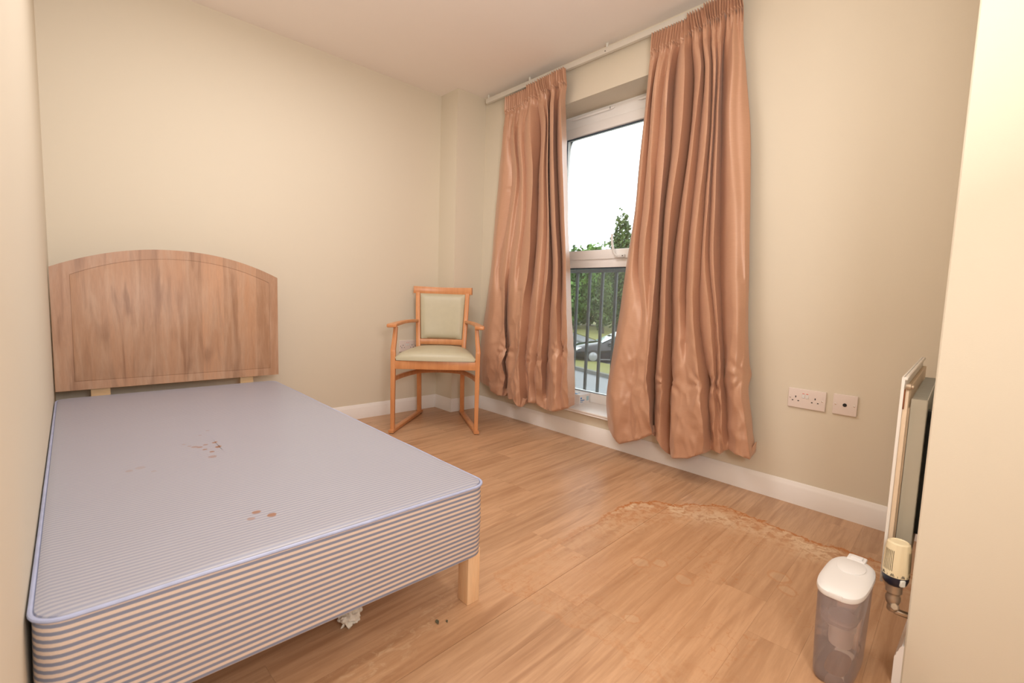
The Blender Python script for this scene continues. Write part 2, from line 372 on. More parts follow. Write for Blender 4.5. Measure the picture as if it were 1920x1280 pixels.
def struct(name, bm, mat, label=None, cat=None, smooth_=False):
    o = obj(name, bm, mat, None, smooth_); o['kind'] = 'structure'
    if label: o['label'] = label
    if cat: o['category'] = cat
    return o

# ================================================================ room shell
RY = -1.6                                          # rear of the entrance recess
b = NB(); box(b, (L-.12, D, -.05), (W+.27, D+.15, H+.1)); struct('wall_back', b, M['wall'], 'cream painted wall behind the headboard', 'wall')
b = NB(); box(b, (L-.12, RY, -.05), (L, D, H+.1)); struct('wall_left', b, M['wall'], 'cream painted wall along the left side of the bed', 'wall')
OY0, OY1, OZ0, OZ1 = 1.05, 2.353, 0.165, 2.138      # window opening
XO = W + 0.27
b = NB()
box(b, (W, JY-.1, -.05), (XO, OY0, H+.1)); box(b, (W, OY1, -.05), (XO, D, H+.1))
box(b, (W, OY0, -.05), (XO, OY1, OZ0)); box(b, (W, OY0, OZ1), (XO, OY1, H+.1))
struct('wall_right', b, M['wall'], 'cream painted wall with the window opening behind the curtains', 'wall')
b = NB(); box(b, (WP, DP, 0), (W, D, H)); struct('wall_boxing', b, M['wall'], 'narrow cream boxed-in pillar in the corner behind the chair', 'wall')
b = NB(); box(b, (JX, RY, -.05), (W, JY, H+.1), 0.003, 1); struct('wall_front', b, M['wall'], 'cream wall end at the right edge, hiding the back of the radiator', 'wall')
b = NB(); box(b, (L-.12, RY-.12, -.05), (JX, RY, H+.1)); struct('wall_rear', b, M['wall'], 'cream wall closing the entrance recess behind the viewpoint', 'wall')
b = NB(); box(b, (L-.12, RY-.12, H), (W+.27, D+.15, H+.12)); struct('ceiling', b, M['ceiling'], 'plain pale painted ceiling', 'ceiling')

# ---- floor: sub floor with separate boards
b = NB(); box(b, (L-.12, RY-.12, -.10), (W+.27, D+.15, -.012))
fl = struct('floor', b, simple('subfloor', (0.30, 0.17, 0.09), 0.8), 'wood-look plank floor with a dried orange and white water stain', 'floor')
def clip(poly, f):
    out = []
    for i, p in enumerate(poly):
        q = poly[(i+1) % len(poly)]; a, c = f(p), f(q)
        if a >= 0: out.append(p)
        if (a >= 0) != (c >= 0):
            t = a/(a-c); out.append((p[0]+(q[0]-p[0])*t, p[1]+(q[1]-p[1])*t))
    return out
ANG = math.atan(0.05); PWd = 0.127; ca, sa = math.cos(ANG), math.sin(ANG)
ox, oy = 0.696, 0.904                              # a point on the long joint
rr = random.Random(11)
for row in range(-20, 19):
    v0, v1 = row*PWd + 0.00015, (row+1)*PWd - 0.00015
    if row == -1: v1 -= 0.0008                     # the open sheet joint
    start = {0: 0.578, 2: 1.069, 4: 0.845}.get(row, rr.uniform(-0.4, 0.8)) - 0.95*3
    u = start
    while u < 2.6:
        ln = 0.95
        if row in (0, 2, 4) : ln = 0.95
        q = [(u+.00015, v0), (u+ln-.00015, v0), (u+ln-.00015, v1), (u+.00015, v1)]
        q = [(ox + ca*a - sa*c, oy + sa*a + ca*c) for a, c in q]
        for f in (lambda p: p[0]-(L+.001), lambda p: (W-.001)-p[0], lambda p: p[1]-(RY+.001), lambda p: (D-.001)-p[1]): q = clip(q, f) if len(q) > 2 else q
        if len(q) > 2 and not (min(p[0] for p in q) > JX and max(p[1] for p in q) < JY):
            if min(p[1] for p in q) < JY and max(p[0] for p in q) > JX:
                if max(p[1] for p in q) > JY: pass
            cx = sum(p[0] for p in q)/len(q); cy = sum(p[1] for p in q)/len(q)
            b = NB(); prism(b, [(x-cx, y-cy) for x, y in q], -0.012, 0)
            # rotate mesh so the grain axis is local X
            for v in b.verts:
                x, y = v.co.x, v.co.y; v.co.x = ca*x + sa*y; v.co.y = -sa*x + ca*y
            o = obj('plank', b, M['floor'], fl, False); o.location = (cx, cy, 0); o.rotation_euler = (0, 0, ANG)
        u += ln

# ---- skirting boards
def skirt(name, path, label):
    """path: polyline on the wall line; board to the left of travel"""
    prof = [(0, 0), (.016, 0), (.016, .068), (.013, .074), (.013, .080), (.010, .084), (.0075, .094), (.004, .100), (0, .100)]
    P = [Vector((x, y, 0)) for x, y in path]; rings = []
    for i, p in enumerate(P):
        ns = []
        if i > 0: d = (P[i]-P[i-1]).normalized(); ns.append(Vector((-d.y, d.x, 0)))
        if i < len(P)-1: d = (P[i+1]-P[i]).normalized(); ns.append(Vector((-d.y, d.x, 0)))
        nn = ns[0] if len(ns) == 1 else (ns[0]+ns[1])/(1+ns[0].dot(ns[1]))
        rings.append([p + nn*a + Vector((0, 0, z)) for a, z in prof])
    b = NB(); loft(b, rings); return struct(name, b, M['trim'], label, 'skirting board', True)
skirt('baseboard_right', [(W, JY), (W, DP)], 'white skirting board running under the window and curtains')
skirt('baseboard_back', [(W, DP), (WP, DP), (WP, D), (L, D)], 'white skirting board round the boxed corner and behind the chair')
skirt('baseboard_front', [(JX, JY), (W-.02, JY)], 'white skirting board ending at the near wall corner below the radiator')
skirt('baseboard_left', [(L, D-.02), (L, RY)], 'white skirting board hidden along the left wall')

# ================================================================ window
XF = W + 0.186                                     # room face of the frame
def member(bm, y0, y1, z0, z1, x0=XF, x1=XF+.06, bev=.004): box(bm, (x0, y0, z0), (x1, y1, z1), bev)
b = NB()
member(b, OY0, OY1, 2.055, 2.126); member(b, OY0, OY1, 0.198, 0.262)
member(b, OY1-.062, OY1, .198, 2.126); member(b, OY0, OY0+.062, .198, 2.126)
member(b, OY0+.05, OY1-.05, 1.107, 1.165)
member(b, OY0, OY1, 2.120, 2.138, XF+.01, XF+.07, 0)
win = struct('window_1', b, M['upvc'], 'tall white framed window between the curtains with rain-spotted glass', 'window', True)
b = NB()                                            # opening sash, standing a little proud
member(b, OY0+.055, OY1-.055, 1.988, 2.052, XF-.012, XF+.05, .007); member(b, OY0+.055, OY1-.055, 1.160, 1.222, XF-.012, XF+.05, .007)
member(b, OY1-.115, OY1-.055, 1.160, 2.052, XF-.012, XF+.05, .007); member(b, OY0+.055, OY0+.115, 1.160, 2.052, XF-.012, XF+.05, .007)
sash = obj('sash', b, M['upvc'], win)
def gasket(y0, y1, z0, z1, x, par):
    g = NB(); t = .0045
    box(g, (x, y0, z0), (x+.008, y1, z0+t)); box(g, (x, y0, z1-t*2), (x+.008, y1, z1)); box(g, (x, y0, z0), (x+.008, y0+t*1.4, z1)); box(g, (x, y1-t*1.4, z0), (x+.008, y1, z1))
    return obj('gasket', g, M['gasket'], par, False)
gasket(OY0+.113, OY1-.113, 1.220, 1.990, XF+.004, sash)
gasket(OY0+.060, OY1-.060, .260, 1.109, XF+.010, win)
b = NB(); box(b, (XF+.012, OY0+.11, 1.218), (XF+.030, OY1-.11, 1.992)); g = obj('upper_pane', b, M['glass'], win, False); g['label'] = 'clear upper glass pane showing white sky'
b = NB(); box(b, (XF+.018, OY0+.058, .258), (XF+.036, OY1-.058, 1.112)); g = obj('lower_pane', b, M['wetglass'], win, False); g['label'] = 'rain-spotted lower glass pane in front of the railing'
for ya, yb in ((1.845, 2.19), (1.33, 1.675)):       # trickle vents
    b = NB(); y0, y1 = ya, yb
    pts = [(XF-.008, y, 2.109) for y in (y0, y0+.02, (y0+y1)/2, y1-.02, y1)]
    bar(b, pts, [(.006, .006), (.012, .017), (.012, .019), (.012, .017), (.006, .006)], (1, 0, 0), .8)
    v = obj('trickle_vent', b, M['upvc'], win)
    b = NB(); box(b, (XF-.016, y0+.028, 2.104), (XF-.013, y0+.031, 2.116)); obj('slider_notch', b, M['dark'], v, False)
# casement handle / restrictor arm
b = NB(); box(b, (XF-.030, 1.700, 1.163), (XF-.010, 1.775, 1.184), .006, 3)
hd = obj('window_handle', b, M['white'], win)
b = NB(); pts = smooth_pts([(XF-.028, 1.752, 1.172), (XF-.032, 1.772, 1.19), (XF-.036, 1.782, 1.225), (XF-.038, 1.790, 1.27), (XF-.038, 1.792, 1.312)])
bar(b, pts, (.016, .012), (0, 1, 0), .8); obj('lever', b, M['white'], hd)
b = NB()
for y, z in ((1.712, 1.174), (1.768, 1.186)): lathe(b, [(.0035, 0), (.0035, .003)], 10, Matrix.Translation((XF-.030, y, z)) @ Matrix.Rotation(-PI/2, 4, 'Y'))
obj('screw', b, M['dark'], hd)
# sill
b = NB(); prof = [(W-.030, .176), (W-.034, .181), (W-.034, .186), (W-.030, .190), (XF+.02, .198), (XF+.02, .172), (W, .165), (W-.026, .165), (W-.032, .169)]
loft(b, [[(x, y, z) for x, z in prof] for y in (OY0-.06, OY1+.06)])
for v in b.verts:
    pass
sill = struct('trim_1', b, M['trim'], 'white window sill board projecting above the skirting', 'window sill', True)
# balcony guard outside
rail = thing('balcony_railing', 'dark grey metal railing of upright bars outside the window', 'railing', (2.80, 1.70, -.30))
b = NB(); box(b, (-.02, -1.05, 1.392), (.02, 1.05, 1.416), .002); obj('top_rail', b, M['iron'], rail)
b = NB(); box(b, (-.02, -1.05, .30), (.02, 1.05, .325), .002); obj('bottom_rail', b, M['iron'], rail)
b = NB(); box(b, (-.009, -.009, .32), (.009, .009, 1.395), .002); proto = obj('baluster', b, M['iron'], rail); ys = [1.700-1.70]
first = True
for k in range(-8, 9):
    y = 2.050 + k*0.1155 - 1.70
    if abs(y) > 1.03: continue
    o = proto if first else proto.copy()
    if not first: C.objects.link(o); o.parent = rail
    o.location = (0, y, 0); first = False
for s in (-1.04, 1.04):
    b = NB(); box(b, (-.02, s-.02, .30), (.02, s+.02, 1.41), .002); box(b, (-.17, s-.012, 1.30), (0, s+.012, 1.33), 0); box(b, (-.17, s-.012, .36), (0, s+.012, .39), 0)
    obj('end_post', b, M['iron'], rail)

# carton on the sill
cz = .1925
ct = thing('medicine_box', 'small white carton with blue print on the window sill', 'box', (2.495, 1.932, cz), math.radians(2))
b = NB(); box(b, (-.055, -.005, 0), (.060, .215, .068), .0015, 1); obj('carton', b, M['carton'], ct, False)
b = NB()
box(b, (-.045, -.0056, .038), (-.030, -.0050, .050)); box(b, (-.045, -.0056, .026), (.000, -.0050, .032)); box(b, (-.045, -.0056, .017), (-.018, -.0050, .020))
box(b, (-.048, .03, .0680), (-.020, .06, .0686)); box(b, (.00, .04, .0680), (.012, .05, .0686))
obj('blue_print', b, M['print'], ct, False)['kind'] = 'stuff'
b = NB(); box(b, (.022, -.0056, .022), (.048, -.0050, .052)); obj('pale_blue_patch', b, M['print_light'], ct, False)

# ================================================================ curtain rail
tr = thing('curtain_rail', 'white metal curtain rail fixed just below the ceiling', 'curtain rail', (W-.05, 0, 2.33))
b = NB(); prof = [(-.010, -.018), (.010, -.018), (.012, -.012), (.010, .014), (.004, .018), (-.004, .018), (-.010, .014), (-.013, -.012)]
zr = lambda y: -.012*(2.83-y)/1.9 + .010
loft(b, [[(x, y, z+zr(y)) for x, z in prof] for y in (2.835, 2.0, 1.4, .93)]); obj('rail', b, M['rail'], tr)
for y in (2.815, 2.384, 1.752, 1.104):
    b = NB(); box(b, (-.006, y-.006, .012), (.050, y+.006, .018), .001); box(b, (.044, y-.010, .004), (.050, y+.010, .046), .001); box(b, (-.006, y-.007, .014), (0, y+.007, .040), .001)
    br = obj('bracket', b, M['bracket'], tr)
    br.location = (0, 0, zr(y))
b = NB(); lathe(b, [(.003, 0), (.003, .003)], 8, Matrix.Translation((-.012, 1.757, -.004)) @ Matrix.Rotation(-PI/2, 4, 'Y')); obj('screw', b, M['dark'], tr)

# ================================================================ curtains
RIGHT=[[[1.45,2.285,.035],[1.422,2.285,.035],[1.395,2.285,.035],[1.368,2.285,.035],[1.342,2.285,.035],[1.316,2.285,.035],[1.291,2.285,.035],[1.265,2.285,.035],[1.241,2.285,.035],[1.216,2.285,.035],[1.192,2.285,.035],[1.168,2.285,.035],[1.145,2.285,.035],[1.122,2.285,.035],[1.1,2.285,.035],[1.077,2.285,.035],[1.055,2.285,.035],[1.033,2.285,.035],[1.012,2.285,.035],[.991,2.285,.035]],[[1.46,2.19,.0265],[1.427,2.19,.044],[1.41,2.19,.0335],[1.374,2.19,.051],[1.351,2.19,.03875],[1.319,2.19,.0475],[1.306,2.19,.0195],[1.249,2.19,.0545],[1.231,2.19,.023],[1.189,2.19,.051],[1.175,2.19,.0335],[1.143,2.19,.05275],[1.129,2.19,.037],[1.105,2.19,.04925],[1.092,2.19,.037],[1.069,2.19,.0475],[1.063,2.19,.0195],[1.024,2.19,.040499999999999994],[.999,2.19,.03525],[.98,2.19,.0265]],[[1.469,2.0,.02],[1.423,2.0,.07],[1.425,2.0,.04],[1.371,2.0,.09],[1.354,2.0,.055],[1.314,2.0,.08],[1.324,2.0,.0],[1.212,2.0,.1],[1.209,2.0,.01],[1.139,2.0,.09],[1.141,2.0,.04],[1.095,2.0,.095],[1.097,2.0,.05],[1.069,2.0,.085],[1.074,2.0,.05],[1.049,2.0,.08],[1.07,2.0,.0],[1.003,2.0,.06],[.973,2.0,.045],[.956,2.0,.02]],[[1.491,1.7,.02],[1.441,1.7,.07],[1.43,1.7,.04],[1.381,1.7,.09],[1.364,1.7,.055],[1.308,1.7,.08],[1.315,1.7,.0],[1.213,1.7,.1],[1.21,1.7,.01],[1.149,1.7,.09],[1.146,1.7,.04],[1.083,1.7,.095],[1.085,1.7,.05],[1.06,1.7,.085],[1.067,1.7,.05],[1.039,1.7,.08],[1.053,1.7,.0],[.99,1.7,.06],[.953,1.7,.045],[.912,1.7,.02]],[[1.502,1.4,.02],[1.453,1.4,.07],[1.442,1.4,.04],[1.37,1.4,.09],[1.372,1.4,.055],[1.314,1.4,.08],[1.331,1.4,.0],[1.238,1.4,.1],[1.235,1.4,.01],[1.166,1.4,.09],[1.157,1.4,.04],[1.096,1.4,.095],[1.09,1.4,.05],[1.058,1.4,.085],[1.064,1.4,.05],[1.027,1.4,.08],[1.036,1.4,.0],[.951,1.4,.06],[.911,1.4,.045],[.889,1.4,.02]],[[1.538,1.1,.02],[1.471,1.1,.07],[1.452,1.1,.04],[1.388,1.1,.09],[1.371,1.1,.055],[1.318,1.1,.08],[1.332,1.1,.0],[1.246,1.1,.1],[1.259,1.1,.01],[1.173,1.1,.09],[1.167,1.1,.04],[1.106,1.1,.095],[1.087,1.1,.05],[1.055,1.1,.085],[1.047,1.1,.05],[1.013,1.1,.08],[1.016,1.1,.0],[.923,1.1,.06],[.883,1.1,.045],[.871,1.1,.02]],[[1.569,.8,.02],[1.465,.8,.09],[1.394,.8,.07],[1.355,.8,.085],[1.342,.8,.08],[1.317,.8,.09],[1.325,.8,.0],[1.243,.8,.09],[1.247,.8,.005],[1.171,.8,.08],[1.149,.8,.05],[1.078,.8,.11],[1.074,.8,.05],[1.002,.8,.09],[.994,.8,.06],[.97,.8,.08],[.975,.8,.02],[.881,.8,.08],[.856,.8,.05],[.853,.8,.02]],[[1.609,.5,.02],[1.492,.5,.11],[1.418,.5,.08],[1.362,.5,.1],[1.342,.5,.1],[1.317,.5,.11],[1.327,.5,.0],[1.244,.5,.09],[1.229,.5,.01],[1.126,.5,.11],[1.098,.5,.11],[1.014,.5,.13],[1.008,.5,.05],[.964,.5,.09],[.964,.5,.06],[.938,.5,.08],[.938,.5,.03],[.871,.5,.09],[.839,.5,.08],[.819,.5,.03]],[[1.627,.3,.02],[1.5,.3,.12],[1.422,.3,.09],[1.359,.3,.11],[1.326,.3,.11],[1.281,.3,.12],[1.32,.3,.0],[1.239,.3,.09],[1.216,.3,.02],[1.116,.3,.13],[1.059,.3,.13],[.974,.3,.15],[.981,.3,.06],[.949,.3,.09],[.94,.3,.07],[.918,.3,.08],[.909,.3,.04],[.828,.3,.1],[.796,.3,.09],[.79,.3,.03]],[[1.599,.154,.03],[1.473,.098,.1],[1.404,.127,.1],[1.355,.149,.1],[1.323,.169,.1],[1.282,.196,.09],[1.307,.155,.01],[1.248,.158,.08],[1.198,.08,.03],[1.126,.116,.13],[1.057,.137,.14],[.983,.181,.13],[.971,.182,.07],[.948,.18,.08],[.926,.175,.08],[.918,.187,.06],[.897,.197,.05],[.817,.202,.09],[.78,.194,.08],[.772,.217,.03]]]
LEFT=[[[2.605,2.285,.035],[2.566,2.285,.035],[2.528,2.285,.035],[2.49,2.285,.035],[2.454,2.285,.035],[2.417,2.285,.035],[2.382,2.285,.035],[2.347,2.285,.035],[2.312,2.285,.035],[2.278,2.285,.035],[2.245,2.285,.035],[2.212,2.285,.035],[2.179,2.285,.035],[2.147,2.285,.035],[2.116,2.285,.035],[2.085,2.285,.035],[2.055,2.285,.035]],[[2.625,2.19,.0265],[2.575,2.19,.037],[2.539,2.19,.03],[2.49,2.19,.040499999999999994],[2.467,2.19,.0335],[2.419,2.19,.044],[2.39,2.19,.037],[2.334,2.19,.0475],[2.299,2.19,.0195],[2.239,2.19,.0475],[2.221,2.19,.037],[2.187,2.19,.0475],[2.189,2.19,.0195],[2.13,2.19,.051],[2.126,2.19,.0195],[2.067,2.19,.0475],[2.051,2.19,.0265]],[[2.648,2.0,.02],[2.574,2.0,.05],[2.546,2.0,.03],[2.476,2.0,.06],[2.475,2.0,.04],[2.407,2.0,.07],[2.391,2.0,.05],[2.3,2.0,.08],[2.274,2.0,.0],[2.165,2.0,.08],[2.174,2.0,.05],[2.135,2.0,.08],[2.197,2.0,.0],[2.087,2.0,.09],[2.136,2.0,.0],[2.026,2.0,.08],[2.038,2.0,.02]],[[2.674,1.7,.02],[2.588,1.7,.05],[2.515,1.7,.03],[2.434,1.7,.06],[2.428,1.7,.04],[2.366,1.7,.07],[2.355,1.7,.05],[2.259,1.7,.08],[2.28,1.7,.0],[2.163,1.7,.08],[2.167,1.7,.05],[2.126,1.7,.08],[2.185,1.7,.0],[2.066,1.7,.09],[2.11,1.7,.0],[2.0,1.7,.08],[2.014,1.7,.02]],[[2.702,1.4,.02],[2.62,1.4,.05],[2.562,1.4,.03],[2.484,1.4,.06],[2.456,1.4,.04],[2.366,1.4,.07],[2.35,1.4,.05],[2.263,1.4,.08],[2.276,1.4,.0],[2.147,1.4,.08],[2.141,1.4,.05],[2.1,1.4,.08],[2.159,1.4,.0],[2.036,1.4,.09],[2.075,1.4,.0],[1.969,1.4,.08],[1.99,1.4,.02]],[[2.725,1.1,.02],[2.654,1.1,.05],[2.623,1.1,.03],[2.52,1.1,.06],[2.502,1.1,.04],[2.409,1.1,.07],[2.387,1.1,.05],[2.268,1.1,.08],[2.291,1.1,.0],[2.164,1.1,.08],[2.144,1.1,.05],[2.088,1.1,.08],[2.123,1.1,.0],[1.997,1.1,.09],[2.035,1.1,.0],[1.939,1.1,.08],[1.955,1.1,.02]],[[2.775,.8,.02],[2.623,.8,.07],[2.552,.8,.06],[2.506,.8,.07],[2.549,.8,.01],[2.406,.8,.08],[2.368,.8,.08],[2.309,.8,.09],[2.292,.8,.03],[2.172,.8,.09],[2.157,.8,.06],[2.114,.8,.08],[2.116,.8,.01],[1.984,.8,.1],[1.988,.8,.05],[1.9,.8,.1],[1.916,.8,.03]],[[2.814,.5,.03],[2.64,.5,.09],[2.544,.5,.08],[2.492,.5,.08],[2.551,.5,.0],[2.38,.5,.09],[2.342,.5,.1],[2.3,.5,.11],[2.303,.5,.04],[2.221,.5,.08],[2.19,.5,.05],[2.107,.5,.09],[2.124,.5,.01],[1.958,.5,.11],[1.944,.5,.08],[1.866,.5,.12],[1.86,.5,.05]],[[2.818,.3,.03],[2.656,.3,.08],[2.564,.3,.08],[2.482,.3,.08],[2.519,.3,.01],[2.349,.3,.12],[2.306,.3,.13],[2.279,.3,.12],[2.282,.3,.05],[2.236,.3,.06],[2.214,.3,.03],[2.106,.3,.09],[2.124,.3,.03],[1.952,.3,.12],[1.929,.3,.09],[1.842,.3,.13],[1.836,.3,.06]],[[2.821,.235,.02],[2.707,.229,.05],[2.559,.182,.09],[2.494,.189,.08],[2.507,.175,.01],[2.349,.196,.12],[2.299,.164,.13],[2.282,.155,.11],[2.291,.169,.04],[2.23,.183,.06],[2.198,.18,.04],[2.133,.172,.06],[2.07,.165,.08],[1.955,.193,.12],[1.919,.203,.1],[1.851,.235,.12],[1.837,.246,.06]]]

PINS_R = ((1.221, .473), (1.009, .506), (.829, .566))
PINS_L = ((2.48, .516), (1.957, .57), (2.194, .484))
BACK = W - .035
def cat(p0, p1, p2, p3, t):
    m1 = (p2-p0)*.5; m2 = (p3-p1)*.5
    return (2*t**3-3*t**2+1)*p1 + (t**3-2*t**2+t)*m1 + (-2*t**3+3*t**2)*p2 + (t**3-t**2)*m2
def hd0(z): return max(0, min(1, (z-2.10)/.08))
def make_curtain(rows, label, seed, steps, pins=()):
    n = len(rows[0]); SUB = 12; NU = (n-1)*SUB + 1; NR = 190
    zt = 2.285
    # resample rows along t; the hem row differs per column
    def col_at(c, t):       # t 0..1 over rows by mean z
        zs = [2.285, 2.19, 2.0, 1.7, 1.4, 1.1, .8, .5, .3, .15]
        z = 2.285 + (.15-2.285)*t
        k = 0
        while k < len(zs)-2 and z < zs[k+1]: k += 1
        f = (z-zs[k])/(zs[k+1]-zs[k])
        g = lambda i: rows[max(0, min(len(rows)-1, i))][c]
        out = []
        for a in range(3):
            v = [g(k-1)[a], g(k)[a], g(k+1)[a], g(k+2)[a]]
            if a == 1: out.append(v[1] + (v[2]-v[1])*f)
            else: out.append(cat(*v, f))
        return out
    T = [i/(NR-1) for i in range(NR)]
    b = bmesh.new(); grid = []
    for ri, t in enumerate(T):
        cols = [col_at(c, t) for c in range(n)]
        row = []
        for i in range(NU):
            c, s = divmod(i, SUB); f = s/SUB
            if c == n-1: c, f = n-2, 1.0
            A, B = cols[c], cols[c+1]
            fy = f; fd = (1-math.cos(PI*f))/2
            fs = math.sin(PI*f/2) if B[2] > A[2] else 1-math.cos(PI*f/2)
            fd = (.8*fs + .2*f) if abs(B[2]-A[2]) > .02 else fd
            y = A[0] + (B[0]-A[0])*fy; z = A[1] + (B[1]-A[1])*fy; dd = A[2] + (B[2]-A[2])*fd
            dd0 = dd; dd1 = dd*1.32 + .018*max(0, min(1, (z-2.165)/.03))
            low = max(0, min(1, (1.15-z)/0.9)); lo2 = low*low*(3-2*low)
            # long soft creases and angular crumples
            p = Vector((y*7+seed, z*1.3, seed)); k1 = 1-abs(noise.noise(p))*2
            q = Vector((y*9+z*4.0+seed, z*5-y*3, seed*2)); k2 = (1-abs(noise.noise(q))*2.2)
            q3 = Vector((y*22-z*7+seed, z*11+y*6, seed*3)); k3 = (1-abs(noise.noise(q3))*2.2)
            edge = min(1, i/20, (NU-1-i)/20)
            vd = noise.voronoi(Vector((y*7.5+z*1.6+seed, z*3.0-y*2.2, seed)))[0]; v2 = noise.voronoi(Vector((y*14-z*5+seed, z*7+y*5, seed*2)))[0]
            fac = min(.45, vd[1]-vd[0]); fa2 = min(.45, v2[1]-v2[0]); h0 = hd0(z)
            dd = dd*1.32 + .0012*k1*(1-h0) + lo2*(.004 - .045*fac - .016*fa2)*edge + (.001-.006*fac)*(1-lo2)*(1-h0)
            for (py, pz) in pins:
                ry, rz2 = y-py, z-pz
                dd -= .030*math.exp(-(ry/.016)**2 - (rz2/.030)**2)
                if rz2 < .02: dd += .016*math.exp(-(ry/.07)**2)*math.exp(-((rz2+.10)/.08)**2)
                ang = math.atan2(ry, rz2); rad = math.hypot(ry, rz2)
                dd += .0055*math.cos(ang*7+seed)*math.exp(-((rad-.05)/.045)**2)
            # heading pleats
            hd = max(0, min(1, (z-2.165)/.03)); dd += .018*hd; nk = max(0, 1-abs(z-2.185)/.06)
            ph = i/SUB*2*PI*1.75 + .5*noise.noise(Vector((i*.03, seed, 0)))*6
            dd += hd*(.011*math.sin(ph)) - nk*.006
            dd += max(0, min(1, (z-1.85)/.3))*(1-hd)*.008*math.sin(ph*.5+noise.noise(Vector((i*.02, 3, seed)))*5)
            zz = z
            if hd > 0:
                st = 0
                for (a0, a1, h) in steps:
                    if a0 <= i/(NU-1) < a1: st = h
                zz += (st + .004*math.sin(ph))*hd
            row.append(b.verts.new((BACK-dd, y*(BACK-dd1)/(BACK-dd0), zz)))
        grid.append(row)
    # turned-under hem
    last = grid[-1]
    for (dx, dz) in ((.012, -.006), (.030, -.004), (.048, .012), (.058, .045)):
        grid.append([b.verts.new((min(BACK-.002, v.co.x+dx*max(.08, min(1, i/24, (NU-1-i)/24))), v.co.y, v.co.z+dz)) for i, v in enumerate(last)])
    head_rows = int(NR*0.045)
    hb = bmesh.new(); 
    for r in range(len(grid)-1):
        for i in range(NU-1): b.faces.new((grid[r][i], grid[r][i+1], grid[r+1][i+1], grid[r+1][i]))
    # split heading strip off
    hv = {}
    for r in range(head_rows+1):
        for i in range(NU): hv[(r, i)] = hb.verts.new(grid[r][i].co)
    for r in range(head_rows):
        for i in range(NU-1): hb.faces.new((hv[r, i], hv[r, i+1], hv[r+1, i+1], hv[r+1, i]))
    bmesh.ops.delete(b, geom=[v for r in range(head_rows) for v in grid[r]], context='VERTS')
    t = thing('curtain', label, 'curtain', (BACK, rows[0][n//2][0], 0), 0, 'bronze satin curtains at the window')
    off = Matrix.Translation(-Vector(t.location))
    for bm_, nm in ((b, 'drape'), (hb, 'gathered_heading')):
        bmesh.ops.recalc_face_normals(bm_, faces=bm_.faces)
        for v in bm_.verts: v.co = off @ v.co
        o = obj(nm, bm_, M['curtain'], t, True, 60)
        md = o.modifiers.new('thickness', 'SOLIDIFY'); md.thickness = .0012; md.offset = 0
    return t
make_curtain(RIGHT, 'wide bronze satin curtain on the right of the window, nearer the sockets', 3.3, ((0, .38, 0), (.38, .56, .022), (.56, .80, .035), (.80, 1.01, .045)), PINS_R)
make_curtain(LEFT, 'bronze satin curtain on the left of the window, beside the chair', 8.1, ((0, .35, -.006), (.35, .52, .014), (.52, .78, .02), (.78, 1.01, .026)), PINS_L)

# ================================================================ bed base
BX0, BX1, BY0, BY1, BZ0, BZ1 = -.066, .832, .966, 2.868, .163, .373
bed = thing('divan_bed_base', 'single divan bed base in blue and cream striped ticking on wooden legs', 'bed', ((BX0+BX1)/2, (BY0+BY1)/2, 0))
bo = Vector(bed.location)
def rrect(x0, x1, y0, y1, r, k=6):
    pts = []
    for cx, cy, a0 in ((x1-r, y1-r, 0), (x0+r, y1-r, 90), (x0+r, y0+r, 180), (x1-r, y0+r, 270)):
        for i in range(k+1):
            a = math.radians(a0 + 90*i/k); pts.append((cx+r*math.cos(a), cy+r*math.sin(a)))
    return pts
def dens(pts, step=.06):
    out = []
    for i, p in enumerate(pts):
        q = pts[(i+1) % len(pts)]; d = math.hypot(q[0]-p[0], q[1]-p[1]); m = max(1, int(d/step))
        for j in range(m): out.append((p[0]+(q[0]-p[0])*j/m, p[1]+(q[1]-p[1])*j/m))
    return out
ring = dens(rrect(BX0, BX1, BY0, BY1, .045))
def inset(pts, k):
    cx, cy = (BX0+BX1)/2, (BY0+BY1)/2; hx, hy = (BX1-BX0)/2, (BY1-BY0)/2
    return [(cx+(x-cx)*(hx-k)/hx, cy+(y-cy)*(hy-k)/hy) for x, y in pts]
def topz(x, y): return BZ1 + .0025*noise.noise(Vector((x*5, y*5, 1))) - .004*max(0, min(1, (1.4-y)/.5))*0
b = NB(); rings = []
for z, k in ((BZ0+.004, .004), (BZ0, .0)):
    pass
lay = [(BZ0, .006), (BZ0+.004, .001), (BZ0+.05, 0), (BZ0+.10, -.001), (BZ0+.15, 0), (BZ1-.012, .001), (BZ1-.005, .003)]
loft(b, [[Vector((x, y, z))-bo for x, y in inset(ring, k)] for z, k in lay])
obj('side_panel', b, M['tick_side'], bed, True, 50)
